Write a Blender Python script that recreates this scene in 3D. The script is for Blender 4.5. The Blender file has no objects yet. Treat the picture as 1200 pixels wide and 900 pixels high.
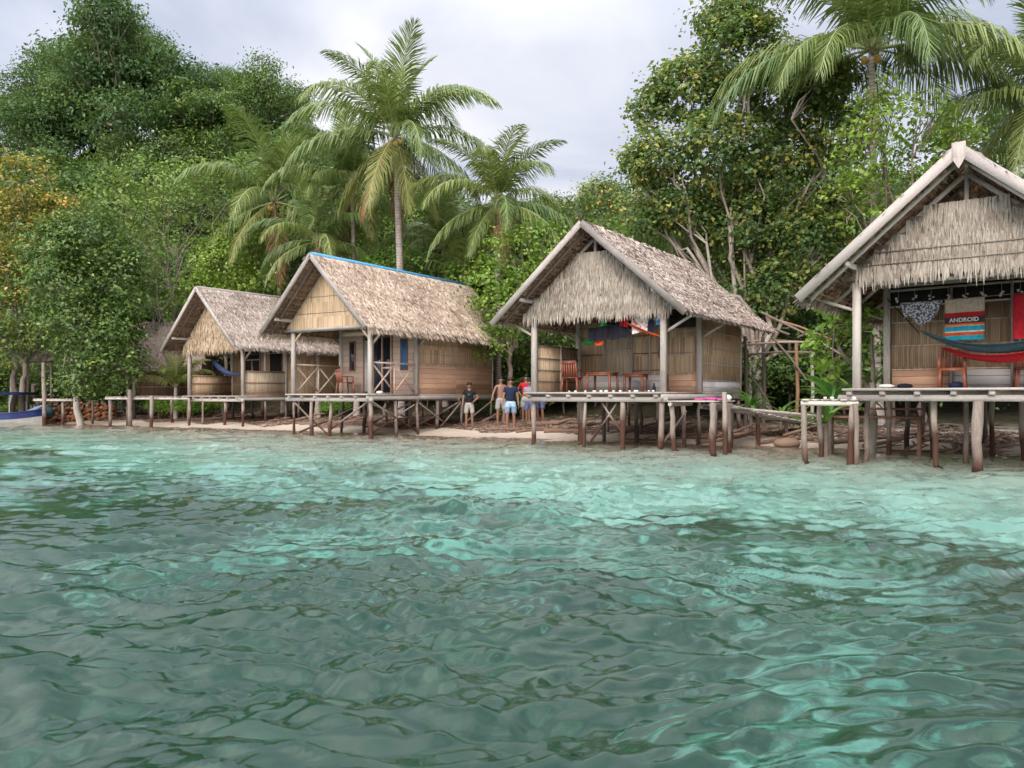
import bpy, math, random
import numpy as np
from mathutils import Vector, Matrix
R = math.radians
rng = np.random.default_rng(7)
random.seed(7)
col = bpy.context.scene.collection
scn = bpy.context.scene

# ---------------------------------------------------------------- camera
CAM_H = 1.35
FPX = 924.0                                   # focal length in pixels of a 1200 px wide frame
cam_d = bpy.data.cameras.new('camera')
cam = bpy.data.objects.new('camera', cam_d); col.objects.link(cam)
cam.location = (0, 0, CAM_H); cam.rotation_euler = (R(90), 0, 0)
cam_d.sensor_width = 36; cam_d.lens = 36 * FPX / 1200; cam_d.shift_y = 14 / 1200
cam_d.clip_start = .1; cam_d.clip_end = 2000
scn.camera = cam
def at(px, py, D):                            # a point D metres ahead
    return Vector(((px - 600) / FPX * D, D, CAM_H - (py - 464) / FPX * D))

# ---------------------------------------------------------------- world and sun
SUN_EL, SUN_AZ = R(31), R(203)                # the bright patch of cloud is behind the camera, to its left
EXPO = 0.08
w = bpy.data.worlds.new('World'); scn.world = w; w.use_nodes = True
nt = w.node_tree; nt.nodes.clear()
def N(nt, typ, **kw):
    n = nt.nodes.new(typ)
    for k, v in kw.items():
        if k == 'i':
            for a, b in v.items(): n.inputs[a].default_value = b
        else: setattr(n, k, v)
    return n
def L(nt, a, b): nt.links.new(a, b)
def MATH(nt, op, a, b=None, c=None, clamp=False):
    n = nt.nodes.new('ShaderNodeMath'); n.operation = op; n.use_clamp = clamp
    for i, v in enumerate((a, b, c)):
        if v is None: continue
        if isinstance(v, (int, float)): n.inputs[i].default_value = v
        else: nt.links.new(v, n.inputs[i])
    return n.outputs[0]
def MIXC(nt, f, a, b, mode='MIX'):
    n = nt.nodes.new('ShaderNodeMix'); n.data_type = 'RGBA'; n.blend_type = mode
    for k, v in ((0, f), (6, a), (7, b)):
        if isinstance(v, (int, float)): n.inputs[k].default_value = v
        elif isinstance(v, tuple): n.inputs[k].default_value = (*v, 1)
        else: nt.links.new(v, n.inputs[k])
    return n.outputs[2]
def RAMP(nt, f, stops, interp='LINEAR'):
    n = nt.nodes.new('ShaderNodeValToRGB'); r = n.color_ramp; r.interpolation = interp
    while len(r.elements) < len(stops): r.elements.new(.5)
    for e, (p, c) in zip(r.elements, stops):
        e.position = p; e.color = (*c, 1) if len(c) == 3 else c
    if f is not None: nt.links.new(f, n.inputs[0])
    return n.outputs[0]
def NOISE(nt, vec, scale, detail=4, rough=.55, dist=0):
    n = N(nt, 'ShaderNodeTexNoise', i={'Scale': scale, 'Detail': detail, 'Roughness': rough, 'Distortion': dist})
    if vec is not None: nt.links.new(vec, n.inputs['Vector'])
    return n.outputs[0]

sky = N(nt, 'ShaderNodeTexSky', sky_type='NISHITA'); sky.sun_disc = False
sky.sun_elevation = SUN_EL; sky.sun_rotation = SUN_AZ; sky.air_density = 1.2; sky.dust_density = 2.0
tc = N(nt, 'ShaderNodeTexCoord')
sp = N(nt, 'ShaderNodeSeparateXYZ'); L(nt, tc.outputs['Generated'], sp.inputs[0])
zz = MATH(nt, 'MAXIMUM', sp.outputs[2], 0.0); den = MATH(nt, 'ADD', zz, .22)
cb = N(nt, 'ShaderNodeCombineXYZ')
L(nt, MATH(nt, 'DIVIDE', sp.outputs[0], den), cb.inputs[0]); L(nt, MATH(nt, 'DIVIDE', sp.outputs[1], den), cb.inputs[1])
n1 = NOISE(nt, cb.outputs[0], .8, 7, .5, .35)
n2 = NOISE(nt, cb.outputs[0], 1.2, 6, .5, .5)
cover = RAMP(nt, n1, [(.30, (.62,) * 3), (.52, (1,) * 3)])
shade = RAMP(nt, n2, [(.36, (5.3, 5.9, 7.5)), (.48, (7.6, 8.0, 9.2)), (.60, (10.2, 10.2, 10.7))])
# the cloud layer is brighter round the hidden sun, behind the camera
sd = Vector((math.sin(SUN_AZ) * math.cos(SUN_EL), math.cos(SUN_AZ) * math.cos(SUN_EL), math.sin(SUN_EL)))
dp = N(nt, 'ShaderNodeVectorMath', operation='DOT_PRODUCT'); L(nt, tc.outputs['Generated'], dp.inputs[0]); dp.inputs[1].default_value = sd
glow = MATH(nt, 'POWER', MATH(nt, 'MULTIPLY_ADD', dp.outputs['Value'], .5, .5, clamp=True), 2.6)
boost = MATH(nt, 'MULTIPLY', MATH(nt, 'MULTIPLY_ADD', glow, 1.3, .90), MATH(nt, 'MULTIPLY_ADD', MATH(nt, 'MULTIPLY_ADD', zz, 2.6, -1.05, clamp=True), 1.15, 1.18))   # overcast: brighter overhead
vs = N(nt, 'ShaderNodeVectorMath', operation='SCALE'); L(nt, shade, vs.inputs[0]); L(nt, boost, vs.inputs['Scale'])
c_ = MIXC(nt, cover, sky.outputs[0], vs.outputs[0])
bg = N(nt, 'ShaderNodeBackground', i={'Strength': .088}); L(nt, c_, bg.inputs[0])
wo = N(nt, 'ShaderNodeOutputWorld'); L(nt, bg.outputs[0], wo.inputs[0])
w.cycles.sampling_method = 'AUTOMATIC'

ld = bpy.data.lights.new('sun', 'SUN'); ld.energy = 2.7; ld.angle = R(24); ld.color = (1, .93, .85)
sun = bpy.data.objects.new('sun', ld); col.objects.link(sun)
sun.rotation_euler = (-sd).to_track_quat('-Z', 'Y').to_euler()

scn.view_settings.view_transform = 'Standard'; scn.view_settings.look = 'None'
scn.view_settings.exposure = EXPO; scn.view_settings.gamma = 1; scn.view_settings.use_curve_mapping = False
cy = scn.cycles
cy.use_denoising = True; cy.denoiser = 'OPENIMAGEDENOISE'; cy.use_adaptive_sampling = True; cy.adaptive_threshold = .01
cy.max_bounces = 7; cy.diffuse_bounces = 3; cy.glossy_bounces = 3; cy.transmission_bounces = 5; cy.transparent_max_bounces = 6
cy.sample_clamp_indirect = 6; cy.volume_bounces = 0; cy.blur_glossy = .5

# ---------------------------------------------------------------- materials
MATS = {}
def newmat(name):
    m = bpy.data.materials.new(name); m.use_nodes = True; t = m.node_tree; t.nodes.clear()
    out = N(t, 'ShaderNodeOutputMaterial'); b = N(t, 'ShaderNodeBsdfPrincipled'); L(t, b.outputs[0], out.inputs[0])
    MATS[name] = m
    return m, t, b, out
def bump(t, b, h, dist=.01, st=.6):
    n = N(t, 'ShaderNodeBump', i={'Strength': st, 'Distance': dist}); L(t, h, n.inputs['Height']); L(t, n.outputs[0], b.inputs['Normal'])
def attr(t, name='rnd'):
    return N(t, 'ShaderNodeAttribute', attribute_name=name).outputs['Fac']
def simple(name, c, rough=.6, var=.15, spec=.3, scale=6):
    m, t, b, o = newmat(name); g = N(t, 'ShaderNodeTexCoord').outputs['Object']
    n = NOISE(t, g, scale, 4)
    L(t, RAMP(t, n, [(.3, tuple(x * (1 - var) for x in c)), (.7, tuple(min(1, x * (1 + var)) for x in c))]), b.inputs['Base Color'])
    b.inputs['Roughness'].default_value = rough; b.inputs['Specular IOR Level'].default_value = spec
    return m
def wood(name, c1, c2, stretch=(1, 1, 1), wet=None, rough=.8):
    """weathered timber: streaks, knots; wet = colour of the tide-stained foot"""
    m, t, b, o = newmat(name); tcn = N(t, 'ShaderNodeTexCoord'); g = tcn.outputs['Object']
    mp = N(t, 'ShaderNodeMapping'); L(t, g, mp.inputs[0]); mp.inputs['Scale'].default_value = stretch
    n = NOISE(t, mp.outputs[0], 9, 5, .65); big = NOISE(t, g, 1.7, 3)
    r = attr(t)
    f = MATH(t, 'ADD', MATH(t, 'MULTIPLY', n, .55), MATH(t, 'MULTIPLY', r, .3)); f = MATH(t, 'ADD', f, MATH(t, 'MULTIPLY', big, .35))
    c = RAMP(t, f, [(.32, c1), (.72, c2)])
    if wet:
        ge = N(t, 'ShaderNodeNewGeometry'); s = N(t, 'ShaderNodeSeparateXYZ'); L(t, ge.outputs['Position'], s.inputs[0])
        k = MATH(t, 'ADD', s.outputs[2], MATH(t, 'MULTIPLY', MATH(t, 'SUBTRACT', big, .5), -1.3))
        k = MATH(t, 'SUBTRACT', k, MATH(t, 'MULTIPLY', r, .75))
        c = MIXC(t, MATH(t, 'MULTIPLY_ADD', k, -2.2, .85, clamp=True), c, wet)
    L(t, c, b.inputs['Base Color']); b.inputs['Roughness'].default_value = rough; b.inputs['Specular IOR Level'].default_value = .2
    bump(t, b, n, .012, .7)
    return m
wood('grey_timber', (.26, .22, .19), (.55, .48, .42), (4, 4, .6))
wood('grey_board', (.29, .25, .225), (.50, .445, .40), (2, 2, 2))
wood('barge_timber', (.13, .11, .095), (.46, .40, .355), (7, 7, 7))
wood('dark_timber', (.06, .045, .035), (.20, .15, .12), (4, 4, .6))
wood('stilt_timber', (.15, .115, .09), (.36, .29, .24), (5, 5, .5), wet=(.075, .036, .022))
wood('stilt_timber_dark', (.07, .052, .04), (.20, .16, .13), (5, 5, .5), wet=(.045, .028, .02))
wood('brown_timber', (.19, .09, .05), (.36, .20, .13), (4, 4, 1))
wood('driftwood', (.07, .035, .022), (.25, .16, .11), (3, 3, 3))
wood('bark_pale', (.13, .095, .07), (.42, .36, .30), (2, 2, 1.2))
wood('bark_brown', (.08, .058, .043), (.26, .20, .155), (2, 2, 1.2))
def palm_bark():
    m, t, b, o = newmat('palm_bark'); g = N(t, 'ShaderNodeTexCoord').outputs['Object']
    s = N(t, 'ShaderNodeSeparateXYZ'); L(t, g, s.inputs[0])
    n = NOISE(t, g, 5, 4)
    ring = MATH(t, 'SINE', MATH(t, 'MULTIPLY', MATH(t, 'ADD', s.outputs[2], MATH(t, 'MULTIPLY', n, .08)), 52))
    f = MATH(t, 'MULTIPLY_ADD', ring, .13, n)
    L(t, RAMP(t, f, [(.25, (.24, .185, .16)), (.75, (.48, .40, .35))]), b.inputs['Base Color']); b.inputs['Roughness'].default_value = .85
    bump(t, b, f, .02, .6)
palm_bark()
def thatch(name, stops, rough=.85):
    m, t, b, o = newmat(name); g = N(t, 'ShaderNodeTexCoord').outputs['Object']
    n = NOISE(t, g, .8, 5, .6); n3 = NOISE(t, g, 28, 2)
    f = MATH(t, 'ADD', MATH(t, 'MULTIPLY', attr(t), .50), MATH(t, 'MULTIPLY', MATH(t, 'SUBTRACT', n, .5), .75))
    f = MATH(t, 'ADD', f, MATH(t, 'MULTIPLY', n3, .34))
    L(t, RAMP(t, f, stops), b.inputs['Base Color']); b.inputs['Roughness'].default_value = rough; b.inputs['Specular IOR Level'].default_value = .18
thatch('thatch_roof', [(.0, (.10, .075, .06)), (.28, (.27, .205, .165)), (.55, (.47, .385, .32)), (.95, (.70, .61, .53))])
thatch('thatch_roof_warm', [(.0, (.13, .09, .065)), (.25, (.32, .23, .165)), (.55, (.55, .43, .325)), (.95, (.76, .64, .51))])
thatch('thatch_brown', [(.0, (.12, .085, .065)), (.3, (.27, .195, .155)), (.6, (.46, .36, .29)), (.95, (.62, .51, .42))])
thatch('thatch_gable', [(.0, (.12, .09, .07)), (.25, (.27, .22, .175)), (.55, (.44, .37, .30)), (.95, (.62, .54, .46))])
thatch('thatch_gable_tan', [(.0, (.16, .10, .06)), (.25, (.36, .25, .16)), (.55, (.56, .42, .28)), (.95, (.72, .58, .42))])
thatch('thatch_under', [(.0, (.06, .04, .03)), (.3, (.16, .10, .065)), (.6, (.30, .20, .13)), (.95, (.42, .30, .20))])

def slats(name, c1, c2, pitch=.045, rowh=.5, gap=(.06, .035, .02), horiz=False):
    """split-bamboo panel (or boards when horiz): every strip has a tone of its own"""
    m, t, b, o = newmat(name); g = N(t, 'ShaderNodeTexCoord').outputs['Object']
    s = N(t, 'ShaderNodeSeparateXYZ'); L(t, g, s.inputs[0])
    u = MATH(t, 'ADD', s.outputs[0], s.outputs[1]); z = s.outputs[2]
    A, B = (z, u) if horiz else (u, z)
    wob = NOISE(t, g, 2.5, 2)
    A = MATH(t, 'DIVIDE', MATH(t, 'ADD', A, MATH(t, 'MULTIPLY', wob, .03)), pitch); B = MATH(t, 'DIVIDE', B, rowh)
    cbn = N(t, 'ShaderNodeCombineXYZ'); L(t, MATH(t, 'FLOOR', A), cbn.inputs[0]); L(t, MATH(t, 'FLOOR', B), cbn.inputs[1])
    wn = N(t, 'ShaderNodeTexWhiteNoise', noise_dimensions='2D'); L(t, cbn.outputs[0], wn.inputs[0])
    mp = N(t, 'ShaderNodeMapping'); L(t, g, mp.inputs[0]); mp.inputs['Scale'].default_value = (1, 1, 9) if horiz else (9, 9, .8)
    n = NOISE(t, mp.outputs[0], 3, 4, .6); bg_ = NOISE(t, g, 1.1, 3)
    f = MATH(t, 'ADD', MATH(t, 'MULTIPLY', wn.outputs[0], .4), MATH(t, 'MULTIPLY', n, .45)); f = MATH(t, 'ADD', f, MATH(t, 'MULTIPLY', bg_, .35))
    c = RAMP(t, f, [(.3, c1), (.85, c2)])
    fr = MATH(t, 'PINGPONG', MATH(t, 'SUBTRACT', A, .5), .5) if False else MATH(t, 'ABSOLUTE', MATH(t, 'SUBTRACT', MATH(t, 'FRACT', A), .5))
    e = RAMP(t, fr, [(.40 if not horiz else .46, (0, 0, 0)), (.5, (1, 1, 1))])
    c = MIXC(t, MATH(t, 'MULTIPLY', e, .75), c, gap)
    L(t, c, b.inputs['Base Color']); b.inputs['Roughness'].default_value = .7; b.inputs['Specular IOR Level'].default_value = .25
    bump(t, b, MATH(t, 'SUBTRACT', n, MATH(t, 'MULTIPLY', e, 1.5)), .012, .8)
slats('bamboo_wall', (.38, .24, .135), (.72, .53, .345))
slats('bamboo_brown', (.26, .165, .095), (.54, .38, .24))
slats('bamboo_dark', (.12, .065, .04), (.27, .165, .10))
slats('bamboo_pale', (.42, .32, .21), (.70, .57, .42))
slats('plank_orange', (.40, .215, .13), (.62, .385, .25), .18, 2.3, (.14, .07, .04), True)
slats('plank_pink', (.56, .385, .29), (.74, .55, .44), .22, 1.7, (.20, .12, .09), True)
slats('plank_white', (.42, .38, .36), (.66, .62, .59), .2, 1.9, (.16, .12, .10), True)
slats('deck_plank', (.30, .25, .21), (.54, .48, .42), .12, 2.0, (.08, .06, .05))
simple('inside_shade_paint', (.022, .018, .016), .9)  # near-black colour that stands in for the shade inside the huts
simple('blue_ridge', (.10, .34, .58), .45, .12)
simple('plastic_brown', (.23, .072, .036), .4, .08, .45)
simple('plastic_orange', (.32, .11, .065), .42, .08, .45)
simple('rope_black', (.02, .02, .022), .8)
simple('rope_pale', (.38, .34, .28), .8)
simple('shell_white', (.72, .69, .64), .5)
simple('coconut', (.42, .27, .06), .5, .35, .3, 9)
simple('husk', (.22, .10, .05), .9, .5, .1, 4)
simple('boat_blue', (.008, .020, .10), .35, .2, .5)
simple('boat_white', (.42, .39, .35), .5)
simple('plaster', (.45, .42, .39), .8)
simple('blue_board', (.05, .16, .34), .5)
for nm, c in dict(cloth_black=(.018, .018, .024), cloth_navy=(.02, .025, .055), cloth_green=(.03, .28, .07), cloth_red=(.42, .022, .03),
                  cloth_orange=(.65, .10, .03), cloth_white=(.66, .62, .58), cloth_teal=(.055, .10, .12), cloth_grey=(.30, .29, .28),
                  cloth_khaki=(.34, .31, .27), cloth_blue=(.16, .34, .62), cloth_lblue=(.30, .48, .68), cloth_purple=(.12, .13, .22), cloth_pink=(.55, .10, .25),
                  cloth_slate=(.20, .24, .33), cloth_teal_bright=(.03, .36, .46), cloth_salmon=(.72, .34, .16), cloth_dark=(.05, .045, .06), cloth_hammock=(.06, .085, .17)).items():
    simple(nm, c, .85, .18, .1, 14)
def spotted(name, base, spot, scale, thr):
    m, t, b, o = newmat(name); g = N(t, 'ShaderNodeTexCoord').outputs['Object']
    v = N(t, 'ShaderNodeTexVoronoi', i={'Scale': scale}); L(t, g, v.inputs['Vector'])
    L(t, RAMP(t, v.outputs['Distance'], [(thr - .04, spot), (thr + .04, base)]), b.inputs['Base Color']); b.inputs['Roughness'].default_value = .85
spotted('print_sarong', (.10, .09, .14), (.62, .60, .62), 24, .50)
spotted('print_towel', (.50, .36, .26), (.20, .26, .24), 26, .36)
spotted('print_red_flowers', (.68, .65, .60), (.62, .06, .07), 11, .33)
spotted('print_blue_white', (.10, .30, .52), (.62, .66, .70), 12, .4)
def skin_mat():
    m, t, b, o = newmat('skin'); b.inputs['Base Color'].default_value = (.25, .125, .08, 1); b.inputs['Roughness'].default_value = .5
    b.inputs['Subsurface Weight'].default_value = .05
skin_mat(); simple('hair_black', (.012, .010, .010), .5); simple('eye_white', (.6, .6, .58), .3); simple('lips', (.24, .09, .07), .5)
m, t, b, o = newmat('window_glass'); b.inputs['Base Color'].default_value = (.015, .022, .035, 1); b.inputs['Roughness'].default_value = .08; b.inputs['Specular IOR Level'].default_value = .7

def leafmat(name, stops, trans=.3, rough=.45, objvar=.12, spec=.35):
    m, t, b, o = newmat(name); t.nodes.remove(b)
    b = N(t, 'ShaderNodeBsdfPrincipled'); b.inputs['Roughness'].default_value = rough; b.inputs['Specular IOR Level'].default_value = spec
    c = RAMP(t, attr(t), stops)
    oi = N(t, 'ShaderNodeObjectInfo').outputs['Random']
    hs = N(t, 'ShaderNodeHueSaturation'); L(t, c, hs.inputs['Color'])
    L(t, MATH(t, 'MULTIPLY_ADD', oi, .05, .475), hs.inputs['Hue']); L(t, MATH(t, 'MULTIPLY_ADD', oi, -objvar * 4, 1 + objvar * 2), hs.inputs['Value'])
    L(t, hs.outputs[0], b.inputs['Base Color'])
    tr = N(t, 'ShaderNodeBsdfTranslucent'); L(t, MIXC(t, .5, hs.outputs[0], (.30, .42, .06), 'MIX'), tr.inputs[0])
    mx = N(t, 'ShaderNodeMixShader', i={0: trans}); L(t, b.outputs[0], mx.inputs[1]); L(t, tr.outputs[0], mx.inputs[2]); L(t, mx.outputs[0], o.inputs[0])
leafmat('leaf_dark', [(0, (0.031, 0.065, 0.016)), (.45, (0.079, 0.142, 0.032)), (.8, (0.172, 0.257, 0.061)), (1, (0.372, 0.405, 0.108))], .22)
leafmat('leaf_hill', [(0, (0.043, 0.084, 0.030)), (.5, (0.097, 0.169, 0.057)), (1, (0.200, 0.277, 0.095))], .2, .6, .16, .2)
leafmat('leaf_hill_light', [(0, (0.064, 0.121, 0.027)), (.5, (0.143, 0.236, 0.054)), (1, (0.272, 0.365, 0.095))], .25, .6, .12, .2)
leafmat('leaf_lime', [(0, (0.076, 0.156, 0.022)), (.5, (0.178, 0.312, 0.042)), (1, (0.356, 0.480, 0.084))], .35, .45, .08)
leafmat('leaf_mixed', [(0, (0.034, 0.068, 0.019)), (.5, (0.079, 0.142, 0.034)), (.80, (0.186, 0.257, 0.054)), (.9, (0.515, 0.378, 0.068)), (1, (0.830, 0.513, 0.081))], .25)
leafmat('leaf_big_tree', [(0, (.05, .085, .028)), (.35, (.10, .155, .045)), (.6, (.17, .22, .065)), (.74, (.36, .34, .09)), (1, (.66, .46, .12))], .34, .5, .02)
leafmat('leaf_autumn', [(0, (0.057, 0.095, 0.020)), (.35, (0.157, 0.203, 0.041)), (.65, (0.429, 0.324, 0.068)), (1, (0.801, 0.365, 0.081))], .25)
leafmat('palm_green', [(0, (0.064, 0.108, 0.027)), (.5, (0.157, 0.223, 0.057)), (1, (0.358, 0.392, 0.135))], .22, .38, .12, .45)
leafmat('palm_old', [(0, (.10, .13, .035)), (.5, (.20, .235, .065)), (1, (.36, .35, .12))], .22, .45, .08)
leafmat('palm_dead', [(0, (0.106, 0.055, 0.030)), (.5, (0.254, 0.130, 0.070)), (1, (0.403, 0.240, 0.140))], .15, .7, .1, .1)
leafmat('fern_leaf', [(0, (0.042, 0.120, 0.020)), (.5, (0.106, 0.240, 0.040)), (1, (0.233, 0.400, 0.070))], .3, .35, .06, .5)

def ground_mat():
    m, t, b, o = newmat('ground_cover'); ge = N(t, 'ShaderNodeNewGeometry'); P = ge.outputs['Position']
    s = N(t, 'ShaderNodeSeparateXYZ'); L(t, P, s.inputs[0])
    n = NOISE(t, P, 3.0, 6, .6); fine = NOISE(t, P, 60, 3, .7); pat = NOISE(t, P, .34, 5, .6, .6); pat2 = NOISE(t, P, 1.3, 5, .6, .8)
    sand = RAMP(t, MATH(t, 'ADD', MATH(t, 'MULTIPLY', n, .6), MATH(t, 'MULTIPLY', fine, .4)), [(.3, (.40, .315, .24)), (.7, (.58, .48, .385))])
    # v = metres inland of the shoreline
    v = MATH(t, 'ADD', MATH(t, 'MULTIPLY', s.outputs[0], .515), MATH(t, 'MULTIPLY', s.outputs[1], .857)); v = MATH(t, 'SUBTRACT', v, 21.9)
    # wet sand close to the water
    wet = MATH(t, 'MULTIPLY_ADD', MATH(t, 'ADD', s.outputs[2], MATH(t, 'MULTIPLY', pat2, .05)), -9, 1.3, clamp=True)
    under = MATH(t, 'LESS_THAN', s.outputs[2], -.02)
    wetd = MATH(t, 'MULTIPLY', wet, .55)
    sand = MIXC(t, wetd, sand, (.36, .27, .19))
    seabed = RAMP(t, n, [(.3, (.50, .50, .43)), (.7, (.68, .67, .58))])
    depthf = MATH(t, 'MULTIPLY_ADD', s.outputs[2], -1.7, -.10, clamp=True)
    c = MIXC(t, depthf, sand, seabed)
    # weed and coral rubble over the deeper sand
    k = MATH(t, 'MULTIPLY_ADD', v, -.042, -.48)
    k = MATH(t, 'ADD', k, MATH(t, 'MULTIPLY', pat, 1.15)); k = MATH(t, 'ADD', k, MATH(t, 'MULTIPLY', MATH(t, 'SUBTRACT', pat2, .5), .55))
    sub = MATH(t, 'MULTIPLY_ADD', s.outputs[2], -1.6, -.55, clamp=True)
    k = MATH(t, 'MULTIPLY', MATH(t, 'MULTIPLY_ADD', k, 5.0, -2.55, clamp=True), sub)
    weed = RAMP(t, pat2, [(.3, (.014, .024, .007)), (.5, (.045, .050, .018)), (.66, (.13, .115, .06)), (.8, (.30, .28, .18))])
    c = MIXC(t, MATH(t, 'MULTIPLY', k, .9), c, weed)
    # leaf litter and soil under the trees
    lit = MATH(t, 'MULTIPLY_ADD', MATH(t, 'ADD', v, MATH(t, 'MULTIPLY', MATH(t, 'SUBTRACT', pat2, .5), 7)), .30, -1.15, clamp=True)
    soil = RAMP(t, n, [(.3, (.022, .022, .010)), (.7, (.07, .058, .03))])
    c = MIXC(t, lit, c, soil)
    L(t, c, b.inputs['Base Color']); b.inputs['Roughness'].default_value = .9; b.inputs['Specular IOR Level'].default_value = .2
    bump(t, b, MATH(t, 'ADD', n, MATH(t, 'MULTIPLY', fine, .25)), .05, .5)
ground_mat()
def water_mat():
    m, t, b, o = newmat('sea_water'); t.nodes.remove(b)
    ge = N(t, 'ShaderNodeNewGeometry'); P = ge.outputs['Position']
    mp = N(t, 'ShaderNodeMapping'); L(t, P, mp.inputs[0]); mp.inputs['Rotation'].default_value = (0, 0, R(-18)); mp.inputs['Scale'].default_value = (1, 1.7, 1)
    n = NOISE(t, mp.outputs[0], 7, 5, .6, .9); n2 = NOISE(t, mp.outputs[0], 24, 3, .6, .6)
    h = MATH(t, 'ADD', n, MATH(t, 'MULTIPLY', n2, .34))
    g = N(t, 'ShaderNodeBsdfGlass', i={'IOR': 1.42, 'Roughness': .0, 'Color': (1, 1, 1, 1)})
    s = N(t, 'ShaderNodeSeparateXYZ'); L(t, P, s.inputs[0]); v = MATH(t, 'ADD', MATH(t, 'MULTIPLY', s.outputs[0], .515), MATH(t, 'MULTIPLY', s.outputs[1], .857))
    bp = N(t, 'ShaderNodeBump', i={'Distance': .0016}); L(t, MATH(t, 'MAXIMUM', MATH(t, 'MULTIPLY_ADD', v, -.14, 3.15, clamp=True), .12), bp.inputs['Strength']); L(t, h, bp.inputs['Height']); L(t, bp.outputs[0], g.inputs['Normal'])
    L(t, g.outputs[0], o.inputs[0])
    va = N(t, 'ShaderNodeVolumeAbsorption', i={'Color': (.34, .85, .775, 1), 'Density': .40}); L(t, va.outputs[0], o.inputs['Volume'])
water_mat()

# ---------------------------------------------------------------- mesh helpers
class MB:
    def __init__(s): s.V = []; s.F = []; s.r = []; s.m = []; s.n = 0
    def add(s, V, F, r=None, m=0):
        V = np.asarray(V, float).reshape(-1, 3); F = np.asarray(F, int)
        s.F.append(F + s.n); s.V.append(V); s.n += len(V)
        if r is None: r = random.random()
        s.r.append(np.full(len(F), r) if np.isscalar(r) else np.asarray(r, float)); s.m.append(np.full(len(F), m, int))
        return s
    def box(s, x0, x1, y0, y1, z0, z1, r=None, m=0):
        V = [(x, y, z) for z in (z0, z1) for y in (y0, y1) for x in (x0, x1)]
        return s.add(V, [(0, 2, 3, 1), (4, 5, 7, 6), (0, 1, 5, 4), (2, 6, 7, 3), (0, 4, 6, 2), (1, 3, 7, 5)], r, m)
    def bar(s, p, q, w_, h_, up=(0, 0, 1), r=None, m=0):
        p = Vector(p); q = Vector(q); d = (q - p).normalized(); up = Vector(up)
        if abs(d.dot(up)) > .98: up = Vector((0, 1, 0))
        a = d.cross(up).normalized() * w_ / 2; b_ = a.cross(d).normalized() * h_ / 2
        V = [e + i * a + j * b_ for e in (p, q) for (i, j) in ((-1, -1), (1, -1), (1, 1), (-1, 1))]
        return s.add(V, [(0, 1, 2, 3), (7, 6, 5, 4), (0, 4, 5, 1), (1, 5, 6, 2), (2, 6, 7, 3), (3, 7, 4, 0)], r, m)
    def tube(s, pts, rad, n=8, r=None, m=0, rough=0):
        pts = np.array([tuple(p) for p in pts], float); k = len(pts)
        rad = np.full(k, rad) if np.isscalar(rad) else np.array(rad, float)
        d = np.gradient(pts, axis=0); d /= np.linalg.norm(d, axis=1)[:, None] + 1e-9
        ref = np.array([.13, .97, .21]) if abs(d[0][1]) < .8 else np.array([1, .1, .1])
        a = np.cross(d, ref); a /= np.linalg.norm(a, axis=1)[:, None]; b_ = np.cross(d, a)
        th = np.arange(n) * 2 * np.pi / n
        rr = rad[:, None] * (1 + rough * (rng.random((k, n)) - .5))
        V = pts[:, None] + rr[..., None] * (np.cos(th)[None, :, None] * a[:, None] + np.sin(th)[None, :, None] * b_[:, None])
        V = V.reshape(-1, 3)
        F = [(i * n + j, i * n + (j + 1) % n, (i + 1) * n + (j + 1) % n, (i + 1) * n + j) for i in range(k - 1) for j in range(n)]
        rv = random.random() if r is None else r
        s.add(V, F, rv, m)
        V2 = np.vstack([V[:n], pts[:1], V[-n:], pts[-1:]])
        F2 = [(j, n, (j + 1) % n) for j in range(n)] + [(n + 1 + j, n + 1 + (j + 1) % n, 2 * n + 1) for j in range(n)]
        return s.add(V2, F2, rv, m)
    def ball(s, c, r_, n=8, k=6, r=None, m=0, sc=(1, 1, 1)):
        V = []; F = []
        for i in range(k + 1):
            ph = math.pi * i / k
            for j in range(n):
                th = 2 * math.pi * j / n
                V.append((c[0] + r_ * sc[0] * math.sin(ph) * math.cos(th), c[1] + r_ * sc[1] * math.sin(ph) * math.sin(th), c[2] + r_ * sc[2] * math.cos(ph)))
        for i in range(k):
            for j in range(n): F.append((i * n + j, (i + 1) * n + j, (i + 1) * n + (j + 1) % n, i * n + (j + 1) % n))
        return s.add(V, F, r, m)
    def mesh(s, name, mats, smooth=False):
        me = bpy.data.meshes.new(name); V = np.vstack(s.V).astype(np.float32)
        me.vertices.add(len(V)); me.vertices.foreach_set('co', V.ravel())
        loops = np.concatenate([f.ravel() for f in s.F]); tot = np.concatenate([np.full(len(f), f.shape[1]) for f in s.F])
        me.loops.add(len(loops)); me.loops.foreach_set('vertex_index', loops.astype(np.int32))
        me.polygons.add(len(tot)); me.polygons.foreach_set('loop_start', np.concatenate([[0], np.cumsum(tot)[:-1]]).astype(np.int32))
        me.polygons.foreach_set('material_index', np.concatenate(s.m).astype(np.int32))
        if smooth: me.polygons.foreach_set('use_smooth', np.ones(len(tot), bool))
        a = me.attributes.new('rnd', 'FLOAT', 'FACE'); a.data.foreach_set('value', np.concatenate(s.r).astype(np.float32))
        for x in ([mats] if isinstance(mats, str) else mats): me.materials.append(MATS[x])
        me.update(calc_edges=True); me.validate()
        return me
    def build(s, name, mats, parent=None, smooth=False, loc=(0, 0, 0)):
        return put(name, s.mesh(name, mats, smooth), parent, loc)
def put(name, me, parent=None, loc=(0, 0, 0), rot=None, scale=None):
    o = bpy.data.objects.new(name, me); col.objects.link(o); o.location = loc
    if rot is not None: o.rotation_euler = rot
    if scale is not None: o.scale = (scale,) * 3 if np.isscalar(scale) else scale
    if parent: o.parent = parent
    return o
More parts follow.
